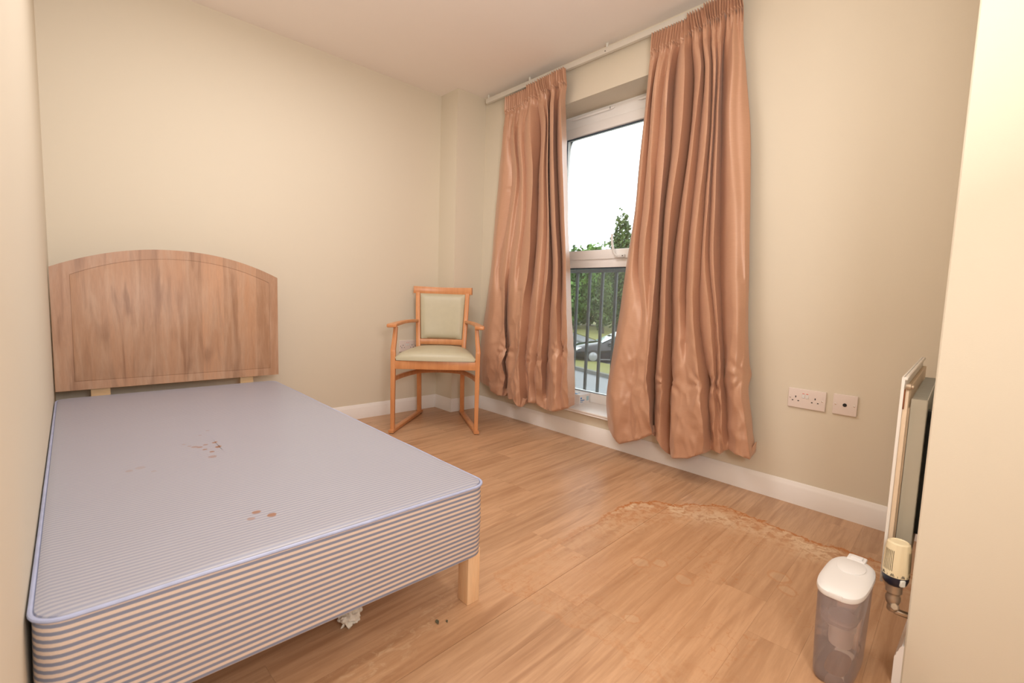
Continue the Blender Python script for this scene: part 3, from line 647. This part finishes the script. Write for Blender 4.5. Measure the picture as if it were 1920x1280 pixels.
# top cover, gently uneven, rolled over the edge
b = NB(); rings = []
for z, k in ((BZ1-.008, .002), (BZ1-.002, .004), (BZ1, .010), (BZ1+.001, .02), (BZ1, .06), (BZ1-.001, .14), (BZ1, .28), (BZ1, .40)):
    rings.append([Vector((x, y, z + (.0018*noise.noise(Vector((x*6, y*6, 1))) if k > .01 else 0)))-Vector((0, 0, 0)) for x, y in inset(ring, k)])
loft(b, rings, False)
t = bmesh.new(); vs = [t.verts.new(p) for p in rings[-1]]; t.faces.new(vs); merge(b, t)
bmesh.ops.remove_doubles(b, verts=b.verts, dist=1e-5); bmesh.ops.recalc_face_normals(b, faces=b.faces)
top = obj('top_cover', b, M['tick_top'], bed, True, 50)
top.matrix_parent_inverse = Matrix.Translation(-bo)
b = NB(); pr = inset(ring, -.0005); rings = []; npr = len(pr)
for i in range(npr+1):
    p = pr[i % npr]; q = pr[(i+1) % npr]; o_ = pr[(i-1) % npr]; d = Vector((q[0]-o_[0], q[1]-o_[1], 0)).normalized(); s = Vector((-d.y, d.x, 0))
    c0 = Vector((p[0], p[1], BZ1-.006 + .0015*noise.noise(Vector((p[0]*9, p[1]*9, 4)))))-bo
    rings.append([c0 + s*(.0038*math.cos(a)) + Vector((0, 0, .0038*math.sin(a))) for a in [2*PI*j/8 for j in range(8)]])
loft(b, rings, False); pp = obj('piping', b, M['piping'], bed); pp['label'] = 'pale blue piping round the top edge'
for (x, y) in ((.7985, 1.001), (-.03, 1.001), (.7985, 2.79), (-.03, 2.79)):
    b = NB(); box(b, (-.0215, -.0235, -BZ0/2), (.0215, .0235, BZ0/2), .003, 2)
    o = obj('leg', b, M['pine'], bed); o.location = Vector((x+.0215, y+.0235, BZ0/2))-bo
# headboard
hbY = 2.892
hb = thing('headboard', 'arched oak-effect headboard standing behind the bed base against the wall', 'headboard', (.398, hbY, .383))
def outline(x0, x1, zb, zs, za, k=28):
    pts = [(x0, zb), (x1, zb)]
    for i in range(k+1):
        u = 1-2*i/k; x = (x0+x1)/2 + u*(x1-x0)/2
        pts.append((x, zs + (za-zs)*(1-abs(u)**2.1)))
    return pts
def headplate(bm, pts, y0, y1, bev):
    prism(bm, [(x, z) for x, z in pts], y0, y1, bev, 2, Matrix(((1, 0, 0, 0), (0, 0, 1, 0), (0, 1, 0, 0), (0, 0, 0, 1))))
b = NB(); headplate(b, outline(-.068, .863, .400, .955, 1.066), hbY+.002, hbY+.020, .002)
# routed groove: outer frame plate and raised field, with a groove between
def ring_plate(bm, po, pi, y0, y1):
    t = bmesh.new(); n = len(po)
    A = [t.verts.new((x, y0, z)) for x, z in po]; B = [t.verts.new((x, y0, z)) for x, z in pi]
    A2 = [t.verts.new((x, y1, z)) for x, z in po]; B2 = [t.verts.new((x, y1, z)) for x, z in pi]
    for i in range(n):
        j = (i+1) % n
        t.faces.new((A[i], A[j], B[j], B[i])); t.faces.new((A[i], A2[i], A2[j], A[j])); t.faces.new((B[i], B[j], B2[j], B2[i]))
    bmesh.ops.recalc_face_normals(t, faces=t.faces); merge(bm, t)
ring_plate(b, outline(-.068, .863, .400, .955, 1.066), outline(-.004, .820, .440, .925, 1.022), hbY, hbY+.004)
headplate(b, outline(-.0022, .8182, .4418, .9236, 1.0206), hbY, hbY+.004, .0008)
bmesh.ops.recalc_face_normals(b, faces=b.faces)
hp = obj('board', b, M['headboard'], hb, True, 30); hp.matrix_parent_inverse = Matrix.Translation(-Vector(hb.location))
for x0, x1 in ((.050, .120), (.670, .735)):
    b = NB(); box(b, (x0, hbY+.0205, .12), (x1, hbY+.040, .60), .002); o = obj('strut', b, M['strut'], hb); o.matrix_parent_inverse = Matrix.Translation(-Vector(hb.location))

# crumpled wrapper under the bed
b = NB(); t = bmesh.new(); bmesh.ops.create_icosphere(t, subdivisions=4, radius=1)
for v in t.verts:
    k = 1 + .30*(noise.cell(v.co*2.6+Vector((5, 2, 1)))-.5) + .20*noise.noise(v.co*4.5)
    v.co = Vector((v.co.x*.030*k, v.co.y*.024*k, v.co.z*.030*k))
zmin = min(v.co.z for v in t.verts)
for v in t.verts: v.co.z = max(v.co.z, zmin+.004) - zmin - .004
merge(b, t)
cr = obj('crumpled_wrapper', b, M['tissue'], None, True, 25); cr.location = (.512, 1.145, 0); cr.scale = (1, 1, 1.0); tag(cr, 'crumpled white wrapper lying on the floor under the bed base', 'litter')

# dried leaf fragments and grit on the floor
def crumb(x, y, s, label, mat, cat='leaf fragment'):
    b = NB(); t = bmesh.new(); bmesh.ops.create_grid(t, x_segments=5, y_segments=4, size=1)
    rg = random.Random(x*91+y*7)
    for v in t.verts:
        v.co = Vector((v.co.x*s*(1-.35*abs(v.co.y)), v.co.y*s*.55*(1-.6*abs(v.co.x)), s*.28*abs(v.co.y)+rg.uniform(0, .12)*s))
    bmesh.ops.solidify(t, geom=t.faces[:], thickness=s*.12)
    z0 = min(v.co.z for v in t.verts)
    for v in t.verts: v.co.z -= z0
    merge(b, t); o = obj('leaf_fragment', b, mat, None, True); o.location = (x, y, .0003); o.rotation_euler = (0, 0, rg.uniform(0, 6)); return tag(o, label, cat)
M['crumb'] = simple('dry_leaf', (0.14, 0.13, 0.08), 0.8, var=.3, vs=90)
crumb(.694, .999, .010, 'dark dried leaf fragment on the floor near the bed leg, the larger of two', M['crumb'])
crumb(.716, .985, .006, 'smaller dark leaf fragment just right of the larger one near the bed leg', M['crumb'])
crumb(2.28, 2.44, .006, 'tiny dark speck on the floor under the left curtain, beside the skirting', M['crumb'])

# ================================================================ chair
ch = thing('armchair', 'beech wood armchair with sage vinyl seat and back, on sledge runners', 'chair', (1.6885, 2.5045, 0), math.atan2(-.6294, .7771))
for s in (-1, 1):
    b = NB(); pts = smooth_pts([(s*.268, 0, .020), (s*.268, 0, .25), (s*.268, 0, .50), (s*.269, .002, .535), (s*.262, .006, .60), (s*.256, .010, .682)])
    sz = [(.025+.006*min(1, p.z/.5) if p.z < .53 else .031-.007*(p.z-.53)/.15, .032) for p in pts]
    bar(b, pts, sz, (1, 0, 0)); obj('front_leg', b, M['beech'], ch)
    b = NB(); pts = smooth_pts([(s*.160, .500, .020), (s*.158, .450, .25), (s*.160, .425, .42), (s*.164, .425, .53), (s*.173, .455, .72), (s*.180, .490, .905)])
    bar(b, pts, (.032, .030), (1, 0, 0)); obj('back_post', b, M['beech'], ch)
    # arm: flat shaped board
    b = NB(); pts = smooth_pts([(s*.272, -.045, .690), (s*.276, -.02, .690), (s*.274, .03, .692), (s*.262, .10, .696), (s*.238, .20, .702), (s*.210, .30, .704), (s*.192, .38, .702), (s*.180, .435, .700)])
    n_ = len(pts); sz = [(.050, .016) if i == 0 else (.060-.030*min(1, max(0, (i-5)/12)), .022) for i in range(n_)]
    bar(b, pts, sz, (1, 0, 0), .5); obj('armrest', b, M['beech'], ch)
    b = NB(); pts = [(s*.272, -.035, .013), (s*.268, 0, .013), (s*.158, .515, .013), (s*.152, .545, .013)]
    bar(b, pts, [(.034, .018), (.034, .022), (.032, .022), (.030, .018)], (1, 0, 0)); ru = obj('runner', b, M['beech'], ch)
    for px_, py_ in ((.272, -.015), (.158, .505)):
        b = NB(); box(b, (s*px_-.013, py_-.015, 0), (s*px_+.013, py_+.015, .0035)); obj('rubber_pad', b, M['rubber'], ru)
# seat rails
b = NB(); box(b, (-.256, -.012, .414), (.256, .012, .468), .003); obj('seat_rail', b, M['beech'], ch)
b = NB(); box(b, (-.150, .415, .430), (.150, .437, .470), .003); obj('seat_rail', b, M['beech'], ch)
for s in (-1, 1):
    b = NB(); bar(b, [(s*.262, .005, .442), (s*.166, .425, .442)], (.020, .052), (1, 0, 0)); obj('seat_rail', b, M['beech'], ch)
# seat pad: domed, narrower at the back
b = NB(); NX, NY = 26, 22; t = bmesh.new(); gv = []
def padpt(u, v, up):
    hw = .255 - .075*v**1.1; y = -.014 + .434*v - .012*(1-u*u)*(1-v)
    e = (1-abs(u)**5)*(1-abs(2*v-1)**6)
    z = .470 + (up*(.020 + .040*(e**.45) + .012*(1-u*u)*(1-(2*v-1)**2)))
    sh = 1-.03*(1-up)
    return Vector((u*hw*sh, y, z))
for up in (0, 1):
    g = [[t.verts.new(padpt(-1+2*i/NX, j/NY, up)) for i in range(NX+1)] for j in range(NY+1)]; gv.append(g)
    for j in range(NY):
        for i in range(NX): t.faces.new((g[j][i], g[j][i+1], g[j+1][i+1], g[j+1][i]))
a, c = gv
edge = [(0, i) for i in range(NX+1)] + [(j, NX) for j in range(1, NY+1)] + [(NY, i) for i in range(NX-1, -1, -1)] + [(j, 0) for j in range(NY-1, 0, -1)]
for k in range(len(edge)):
    p, q = edge[k], edge[(k+1) % len(edge)]
    t.faces.new((a[p[0]][p[1]], a[q[0]][q[1]], c[q[0]][q[1]], c[p[0]][p[1]]))
bmesh.ops.recalc_face_normals(t, faces=t.faces); merge(b, t); obj('seat', b, M['pad'], ch, True, 60)
# curved top rail
b = NB(); pts = [(x, .492 + .030*(1-(x/.21)**2), .922+.003*(x/.21)**2) for x in [-.213+.426*i/14 for i in range(15)]]
bar(b, pts, [(.026, .052)]*15, (0, 1, 0)); obj('top_rail', b, M['beech'], ch)
b = NB(); pts = [(x, .428 + .012*(1-(x/.16)**2), .552) for x in [-.155+.31*i/8 for i in range(9)]]
bar(b, pts, [(.022, .040)]*9, (0, 1, 0)); obj('lower_back_rail', b, M['beech'], ch)
# back pad
b = NB(); t = bmesh.new(); NX, NY = 18, 20; gs = []
for up in (0, 1):
    g = []
    for j in range(NY+1):
        v = j/NY; z = .575 + .325*v; hw = .146+.016*v; yc = .428 + .062*v**1.2
        r = []
        for i in range(NX+1):
            u = -1+2*i/NX; e = ((1-abs(u)**6)*(1-abs(2*v-1)**6))**.5
            y = yc + .014*(1-u*u) + (.012 if up else -.004-.017*e)
            r.append(t.verts.new((u*hw, y, z)))
        g.append(r)
    gs.append(g)
    for j in range(NY):
        for i in range(NX): t.faces.new((g[j][i], g[j][i+1], g[j+1][i+1], g[j+1][i]))
a, c = gs
edge = [(0, i) for i in range(NX+1)] + [(j, NX) for j in range(1, NY+1)] + [(NY, i) for i in range(NX-1, -1, -1)] + [(j, 0) for j in range(NY-1, 0, -1)]
for k in range(len(edge)):
    p, q = edge[k], edge[(k+1) % len(edge)]; t.faces.new((a[p[0]][p[1]], a[q[0]][q[1]], c[q[0]][q[1]], c[p[0]][p[1]]))
bmesh.ops.recalc_face_normals(t, faces=t.faces); merge(b, t); obj('backrest_pad', b, M['pad'], ch, True, 60)
# bowed stretcher
b = NB(); pts = smooth_pts([(-.262, .01, .350), (-.235, .14, .348), (-.19, .27, .346), (-.13, .37, .345), (0, .41, .345), (.13, .37, .345), (.19, .27, .346), (.235, .14, .348), (.262, .01, .350)])
bar(b, pts, (.030, .018), (0, 0, 1)); obj('stretcher', b, M['beech'], ch)

# ================================================================ sockets
def faceplate(name, label, w_, h_, loc, rz, twin, group):
    """plate lies in local XZ, faces local -Y"""
    t = thing(name, label, 'socket', loc, rz, group)
    b = NB(); box(b, (-w_/2, -.009, 0), (w_/2, 0, h_), .0022, 3); obj('face_plate', b, M['socket'], t)
    def hole(nm, x0, x1, z0, z1, m=M['dark'], d=.0096):
        b = NB(); box(b, (x0, -d, z0), (x1, -.0085, z1)); return obj(nm, b, m, t, False)
    if twin:
        for cx in (-.0425, .0335):
            hole('pin_slot', cx-.002, cx+.002, .045, .053); hole('pin_slot', cx-.0145, cx-.0085, .030, .034); hole('pin_slot', cx+.0085, cx+.0145, .030, .034)
        for cx in (-.0125, .0025):
            b = NB(); box(b, (cx-.0055, -.0115, .046), (cx+.0055, -.0085, .066), .001, 1); sw = obj('rocker_switch', b, M['white'], t)
            b = NB(); box(b, (cx-.004, -.0121, .0675-.003), (cx+.004, -.0112, .0675)); obj('red_mark', b, M['red'], sw, False)
        sx = (-.064, .0605)
    else:
        b = NB(); lathe(b, [(.0075, 0), (.0075, .0012), (.0055, .0012), (.005, .0002)], 20, Matrix.Translation((0, -.009, h_/2)) @ Matrix.Rotation(PI/2, 4, 'X')); obj('cable_outlet', b, M['dark'], t)
        sx = (-.033, .033)
    for x in sx:
        b = NB(); lathe(b, [(.0032, 0), (.0032, .0010), (.0024, .0014)], 12, Matrix.Translation((x, -.0088, h_/2)) @ Matrix.Rotation(PI/2, 4, 'X')); obj('screw', b, M['chrome'], t)
    return t
ys_, zs_ = 0.6729, 0.440
faceplate('wall_socket', 'white double power socket on the window wall, right of the curtain', .146, .086, (W, ys_-.073, zs_), -PI/2, True, None)
faceplate('aerial_outlet', 'white single outlet plate with a round dark hole, right of the double socket', .086, .086, (W, .4575, zs_+.001), -PI/2, False, None)
faceplate('wall_socket', 'white double power socket on the back wall, behind the chair arm', .146, .086, (1.845, D, .458), 0, True, None)

# ================================================================ radiator
RLEN = .74; RZ0, RZ1 = .190, .7235
rd = thing('radiator', 'slim white panel radiator seen edge-on beside the near wall end', 'radiator', (1.50, .173, 0), math.radians(3.1))
b = NB(); box(b, (0, -.001, RZ0), (RLEN, .006, RZ1), .002, 2); box(b, (0, -.006, RZ1-.008), (RLEN, .004, RZ1), .002, 1); obj('front_panel', b, M['rad'], rd)
b = NB(); box(b, (.004, -.0105, RZ0+.012), (RLEN-.004, -.0010, RZ1-.030), .002, 2)
for k in range(21):
    x = .035+k*.032; box(b, (x, -.0135, RZ0+.05), (x+.018, -.009, RZ1-.08), .002, 1)
obj('rear_channel_panel', b, M['radin'], rd)
FX0, FX1, FZ0, FZ1 = .040, .600, .245, .667
b = NB()
box(b, (FX0, -.0455, FZ0), (FX0+.0015, -.0145, FZ1)); box(b, (FX1, -.0455, FZ0), (FX1+.0015, -.0145, FZ1)); box(b, (FX0, -.0460, FZ0), (FX1, -.0445, FZ1))
fn = obj('convector_cover', b, M['fins'], rd, False)
b = NB(); box(b, (-.0006, -.0445, FZ0+.005), (.0006, -.0140, FZ1-.0015)); fp = obj('fin', b, M['fins'], fn, False)
for k in range(1, 12):
    o = fp if k == 1 else fp.copy()
    if k > 1: C.objects.link(o); o.parent = fn
    o.location = (FX0+(FX1-FX0)*k/12, 0, 0)
b = NB(); lathe(b, [(.0070, 0), (.0080, .004), (.0080, .009), (.0055, .010), (.0055, .014), (.003, .016)], 12, Matrix.Translation((-.004, -.0085, RZ1-.022)) @ Matrix.Rotation(PI/2, 4, 'X') @ Matrix.Translation((0, 0, -.004))); obj('bleed_valve', b, M['brass'], rd)
b = NB(); box(b, (-.0005, -.0040, RZ1-.080), (.0045, -.0008, RZ1-.030), .001, 1); r2 = obj('rust_patch', b, M['rust'], rd); r2['label'] = 'brown rust run below the bleed valve'
for x in (.11, .50):
    b = NB(); box(b, (x, -.064-.02*(x > .3), .30), (x+.025, -.046, .62)); box(b, (x, -.064-.02*(x > .3), .60), (x+.04, -.046, .63)); obj('wall_bracket', b, M['iron'], rd, False)
b = NB(); bar(b, [(-.001, -.006, .206), (-.020, -.014, .200), (-.040, -.0215, .194)], (.016, .016), (0, 0, 1), 1.2); obj('valve_tail', b, M['brass'], rd)
# thermostatic valve
vx, vy = 1.436, .1425
tv = thing('thermostatic_valve', 'cream radiator thermostat with black collar on a metal valve body', 'valve', (vx, vy, 0))
K = 1.0
b = NB(); lathe(b, [(.008, .158), (.0105, .161), (.0105, .170), (.0090, .173), (.0125, .178), (.0150, .186), (.0150, .194), (.0130, .199), (.0135, .204), (.0165, .207), (.0165, .226), (.013, .230)], 20)
lathe(b, [(.0085, 0), (.0085, .020), (.006, .022)], 14, Matrix.Translation((0, 0, .185)) @ Matrix.Rotation(PI/2, 4, 'Y'))
lathe(b, [(.0095, 0), (.0095, .012), (.007, .014)], 6, Matrix.Translation((-.004, -.006, .172)) @ Matrix.Rotation(-PI/2+.4, 4, 'Y'))
obj('valve_body', b, M['brass'], tv)
b = NB(); bar(b, smooth_pts([(0, 0, .170), (.002, -.006, .160), (.004, -.016, .158), (.006, -.0335, .158)]), (.013, .013), (1, 0, 0), 1.2); obj('pipe', b, M['brass'], tv)
b = NB(); lathe(b, [(.0165, .226), (.0230, .232), (.0262, .243), (.0262, .252), (.024, .253)], 32); obj('collar', b, M['navy'], tv)
b = NB(); n = 48; prof = [(.0262, .252), (.0265, .262), (.0262, .272), (.0255, .300), (.0235, .326), (.0220, .331), (.0185, .3335), (.017, .332), (.001, .332)]
rings = []
for r, z in prof:
    rings.append([((r - (.0012 if (.272 < z < .33 and i % 4 < 2 and (i//12) % 2 == 0) else 0))*math.cos(2*PI*i/n), (r - (.0012 if (.272 < z < .33 and i % 4 < 2 and (i//12) % 2 == 0) else 0))*math.sin(2*PI*i/n), z) for i in range(n)])
loft(b, rings); hd2 = obj('control_head', b, M['trv'], tv, True, 30)
b = NB()
for i in range(0, 48):
    if (i//8) % 2 == 0 and i % 8 != 7:
        a = 2*PI*(i+.5)/48; mx = Matrix.Rotation(a, 4, 'Z'); tlt = -.0022
        t = bmesh.new(); vs = [t.verts.new((x, y, z)) for x, y, z in ((.0267, -.0006, .266), (.0267, .0006, .266), (.0251, .0006, .316), (.0251, -.0006, .316))]; t.faces.new(vs)
        bmesh.ops.solidify(t, geom=t.faces[:], thickness=.0004); merge(b, t, mx)
obj('grip_slots', b, simple('grip_slot_grey', (.20, .16, .10), .6), tv, False)['kind'] = 'stuff'
b = NB()
for i in range(24):
    mx = Matrix.Rotation(2*PI*i/24, 4, 'Z'); box(b, (.0262, -.0004, .2535), (.0266, .0004, .2575), 0, 1, mx)
for i in (8, 11, 14, 17): 
    mx = Matrix.Rotation(2*PI*(i+.5)/24, 4, 'Z'); box(b, (.0262, -.0022, .2545), (.0267, -.0006, .2605), 0, 1, mx); box(b, (.0262, .0006, .2545), (.0267, .0022, .2605), 0, 1, mx)
obj('setting_marks', b, M['dark'], tv, False)['kind'] = 'stuff'
b = NB(); box(b, (-.0283, -.006, .233), (-.022, .006, .250), .002, 1, Matrix.Rotation(math.radians(40), 4, 'Z')); pq = obj('pointer', b, M['fins'], tv)

# ================================================================ water filter jug
jg = thing('water_filter_jug', 'tall clear smoky water filter jug with a white lid on the floor', 'jug', (1.370, .226, 0), math.radians(0))
def sup(hx, hy, z, n=40, e=3.2, cx=0, cy=0):
    out = []
    for i in range(n):
        a = 2*PI*i/n; c, s = math.cos(a), math.sin(a)
        out.append((cx+hx*math.copysign(abs(c)**(2/e), c), cy+hy*math.copysign(abs(s)**(2/e), s), z))
    return out
JL, JW, JH = .108, .0475, .232
b = NB()
out_ = [sup(JL*.86, JW*.86, .0), sup(JL*.90, JW*.90, .004), sup(JL*.92, JW*.92, .02), sup(JL*.97, JW*.97, .12), sup(JL, JW, JH-.010)]
inn = [sup(JL-.003, JW-.003, JH-.010), sup(JL*.97-.003, JW*.97-.003, .12), sup(JL*.90-.003, JW*.90-.003, .02), sup(JL*.86-.004, JW*.86-.004, .006)]
loft(b, [sup(JL*.5, JW*.5, .002)]+out_+[sup(JL-.0005, JW-.0005, JH-.002)], False); obj('body', b, M['jug'], jg)
b = NB(); hx, hy = JL-.006, JW-.006
loft(b, [sup(hx, hy, JH-.012), sup(hx*.96, hy*.96, .150), sup(hx*.6, hy*.8, .128), sup(hx*.36, hy*.66, .122)], False)
hop = obj('hopper', b, M['hopper'], jg)
b = NB(); lathe(b, [(.012, .052), (.024, .056), (.026, .07), (.026, .095), (.030, .100), (.030, .108), (.027, .112), (.031, .122), (.031, .130), (.01, .134)], 24); obj('cartridge', b, M['cartridge'], hop)
b = NB()
loft(b, [sup(JL+.0015, JW+.0015, JH-.013, 48), sup(JL+.003, JW+.003, JH-.008, 48), sup(JL+.002, JW+.002, JH-.001, 48), sup(JL-.004, JW-.004, JH+.004, 48), sup(JL-.02, JW-.014, JH+.0065, 48), sup(JL*.3, JW*.3, JH+.0075, 48)])
lid = obj('lid', b, M['white'], jg)
b = NB(); loft(b, [sup(.040, .030, JH+.005, 36, 2.2, .042), sup(.040, .030, JH+.0088, 36, 2.2, .042), sup(.038, .028, JH+.0098, 36, 2.2, .042)]); obj('filling_flap', b, M['white'], lid)
b = NB(); box(b, (.088, -.020, JH+.000), (.122, .020, JH+.008), .003, 2); box(b, (.094, -.013, JH+.006), (.114, .013, JH+.012), .003, 2); obj('hinge_tab', b, M['white'], lid)
b = NB(); box(b, (-.112, -.014, JH-.012), (-.098, .014, JH+.001), .003, 2); obj('pouring_lip', b, M['white'], lid)

# ================================================================ outside
b = NB(); box(b, (2.75, -60, -2.25), (140, 120, -2.0)); st = obj('ground_asphalt', b, M['asphalt'], None, False); tag(st, 'grey wet asphalt road and parking outside below the window', 'road', None, 'structure')
def strip(name, poly, z, mat, label, cat_):
    b = NB(); prism(b, poly, -2.0, z); return tag(obj(name, b, mat, None, False), label, cat_, None, 'structure')
A, B_ = Vector((15.19, 12.24)), Vector((14.62, 10.19)); d = (A-B_).normalized(); nn = Vector((d.y, -d.x))
p0 = B_-d*40; p1 = A+d*60
q = lambda v: (v.x, v.y)
strip('kerb', [q(p0), q(p0+nn*.18), q(p1+nn*.18), q(p1)], -1.86, M['kerb'], 'dark stone kerb edging the grass verge below the window', 'kerb')
strip('grass_verge', [q(p0+nn*.18), q(p0+nn*2.2), q(p1+nn*2.2), q(p1+nn*.18)], -1.90, M['grass'], 'yellow-green grass verge in front of the parked car', 'grass')
P, Q = Vector((31.8, 25.7)), Vector((27.6, 20.3)); d2 = (P-Q).normalized(); n2 = Vector((d2.y, -d2.x))
strip('grass_bank', [q(Q-d2*45), q(Q-d2*45+n2*60), q(P+d2*60+n2*60), q(P+d2*60)], -1.92, M['grass'], 'grass bank beyond the road, under the trees', 'grass')
P, Q = Vector((26.0, 21.0)), Vector((24.1, 18.7)); 
strip('road_kerb', [q(Q-d2*40), q(Q-d2*40+n2*.2), q(P+d2*50+n2*.2), q(P+d2*50)], -1.88, M['kerb'], 'thin dark kerb line between car park and road', 'kerb')

def crown(rx, ry, rz, nleaf, size, seed, conic=0.0):
    rg = random.Random(seed); verts = []; faces = []
    for i in range(nleaf):
        while True:
            p = Vector((rg.uniform(-1, 1), rg.uniform(-1, 1), rg.uniform(-1, 1)))
            if .25 < p.length < 1: break
        if conic:
            k = 1-conic*(p.z*.5+.5); p.x *= k; p.y *= k
        lump = 1+.28*noise.noise(p*2.3+Vector((seed, 0, 0)))
        p = Vector((p.x*rx*lump, p.y*ry*lump, p.z*rz*lump+rz))
        a = Vector((rg.gauss(0, 1), rg.gauss(0, 1), rg.gauss(0, .6))).normalized(); c = a.orthogonal().normalized(); e = a.cross(c)
        s = size*rg.uniform(.6, 1.3); k = len(verts)
        verts += [p+c*s, p+e*s*.6, p-c*s, p-e*s*.6]; faces.append((k, k+1, k+2, k+3))
    me = bpy.data.meshes.new('crown'); me.from_pydata(verts, [], faces); return me
crowns = [crown(2.6, 2.6, 3.4, 6500, .20, 1), crown(1.25, 1.25, 3.0, 4200, .15, 2, .4), crown(2.5, 2.5, 2.9, 6000, .19, 3), crown(1.45, 1.45, 4.9, 5200, .15, 5, .3)]
tree_rows = [(0, 36.9, 31.3, 1.10, 'leafy mid-green tree at the left of the window gap, beyond the road'),
             (2, 42.2, 25.6, 1.16, 'yellow-green bushy tree at the right of the window gap, behind the dark narrow one'),
             (1, 34.0, 24.7, .85, 'dark narrow tree standing in front of the bushy trees beyond the parked car'),
             (3, 37.2, 25.4, 1.06, 'tall thin tree rising above the window transom by the right curtain'),
             (0, 43.6, 33.5, 1.36, 'large mid-green tree farthest back, its top just over the window transom'),
             (2, 33.2, 36.8, 1.0, 'bushy tree hidden behind the left curtain'),
             (0, 46.6, 18.6, 1.0, 'round green tree hidden behind the right curtain'),
             (2, 46.6, 11.5, 1.0, 'bushy tree farthest right, behind the right curtain')]
lm = [M['leaf_a'], M['leaf_c'], M['leaf_b'], M['leaf_c']]
for me, mm in zip(crowns, lm): me.materials.append(mm)
for k, (kind, x, y, s, lab) in enumerate(tree_rows):
    t = thing('tree', lab, 'tree', (x, y, -1.95), k*1.3, 'trees beyond the road')
    o = bpy.data.objects.new('foliage', crowns[kind]); C.objects.link(o); o.parent = t; o.location = (0, 0, .45 if kind in (1, 3) else .05); o.scale = (s, s, s)
    b = NB(); lathe(b, [(.20, -.02), (.16, .6), (.13, 2.2), (.07, 5*s)], 10); obj('trunk', b, M['bark'], t)

# parked car, side view, bonnet to the left
car = thing('parked_car', 'black car parked below the window behind the railing', 'car', (19.15, 13.05, -1.995), math.atan2(-.63, .777))
# local X = towards the boot, local Y = away from us; stations along X: (x, z_sill, z_belt, z_roof, half width, roof half width)
st_ = [(-2.15, .30, .52, .54, .62, .55), (-2.08, .22, .62, .66, .76, .66), (-1.7, .20, .70, .80, .86, .74), (-1.2, .20, .74, .88, .88, .78), (-.85, .20, .78, .93, .88, .78),
       (-.25, .20, .84, 1.24, .88, .64), (.15, .20, .86, 1.39, .88, .60), (.8, .20, .88, 1.43, .88, .60), (1.4, .20, .90, 1.34, .88, .60), (1.85, .22, .92, 1.10, .86, .66), (2.1, .28, .90, .96, .78, .66), (2.15, .35, .70, .75, .70, .6)]
b = NB(); rings = []
for x, zs0, zb, zr_, hw, rw in st_:
    rings.append([(x, -hw*.92, zs0), (x, -hw, zs0+.15), (x, -hw, zb-.08), (x, -hw*.97, zb), (x, -rw, zr_-.05), (x, -rw*.85, zr_), (x, rw*.85, zr_), (x, rw, zr_-.05), (x, hw*.97, zb), (x, hw, zb-.08), (x, hw, zs0+.15), (x, hw*.92, zs0)])
loft(b, rings); obj('body', b, M['carpaint'], car, True, 35)
for s in (-1, 1):
    def wpt(x, f):      # point on the side glazing at height fraction f
        for a, c in zip(st_, st_[1:]):
            if a[0] <= x <= c[0]:
                u = (x-a[0])/(c[0]-a[0]); zb, zr2, hw, rw = [a[i]+(c[i]-a[i])*u for i in (2, 3, 4, 5)]
                return Vector((x, s*((hw*.97)*(1-f)+rw*f+.008), zb+(zr2-.05-zb)*f))
    b = NB()
    for xa, xb, xc, xd in ((-.62, .28, -.12, .28), (.36, 1.55, .36, 1.3)):
        t = bmesh.new(); t.faces.new([t.verts.new(p) for p in (wpt(xa, .10), wpt(xb, .10), wpt(xd, .90), wpt(xc, .90))]); merge(b, t)
    obj('side_glass', b, M['carglass'], car, False)
t = bmesh.new(); t.faces.new([t.verts.new(p) for p in ((-.86, -.70, .955), (-.86, .70, .955), (.12, .54, 1.405), (.12, -.54, 1.405))]); b = NB(); merge(b, t); obj('windscreen', b, M['carglass'], car, False)
for sx in (-1.32, 1.28):
    for s in (-1, 1):
        mx = Matrix.Translation((sx, s*.80, .315)) @ Matrix.Rotation(PI/2, 4, 'X')
        b = NB(); lathe(b, [(.20, -.10), (.30, -.10), (.315, -.07), (.315, .07), (.30, .10), (.20, .10)], 24, mx); wh = obj('wheel', b, M['rubber'], car)
        b = NB(); lathe(b, [(.19, -.105), (.205, -.10), (.205, .10), (.19, .105)], 20, mx)
        for k in range(5): box(b, (-.02, 0, -.11), (.02, .2, .11), 0, 1, mx @ Matrix.Rotation(k*2*PI/5, 4, 'Z'))
        obj('wheel_trim', b, M['alloy'], wh)
for s in (-1, 1):
    b = NB(); box(b, (-2.13, s*.62-.14, .56), (-1.78, s*.66+.14, .70), .03, 2); obj('headlamp', b, M['lamp'], car)
    b = NB(); box(b, (-.62, s*.95-.08, .88), (-.46, s*.95+.08, 1.0), .03, 2); obj('wing_mirror', b, M['carpaint'], car)
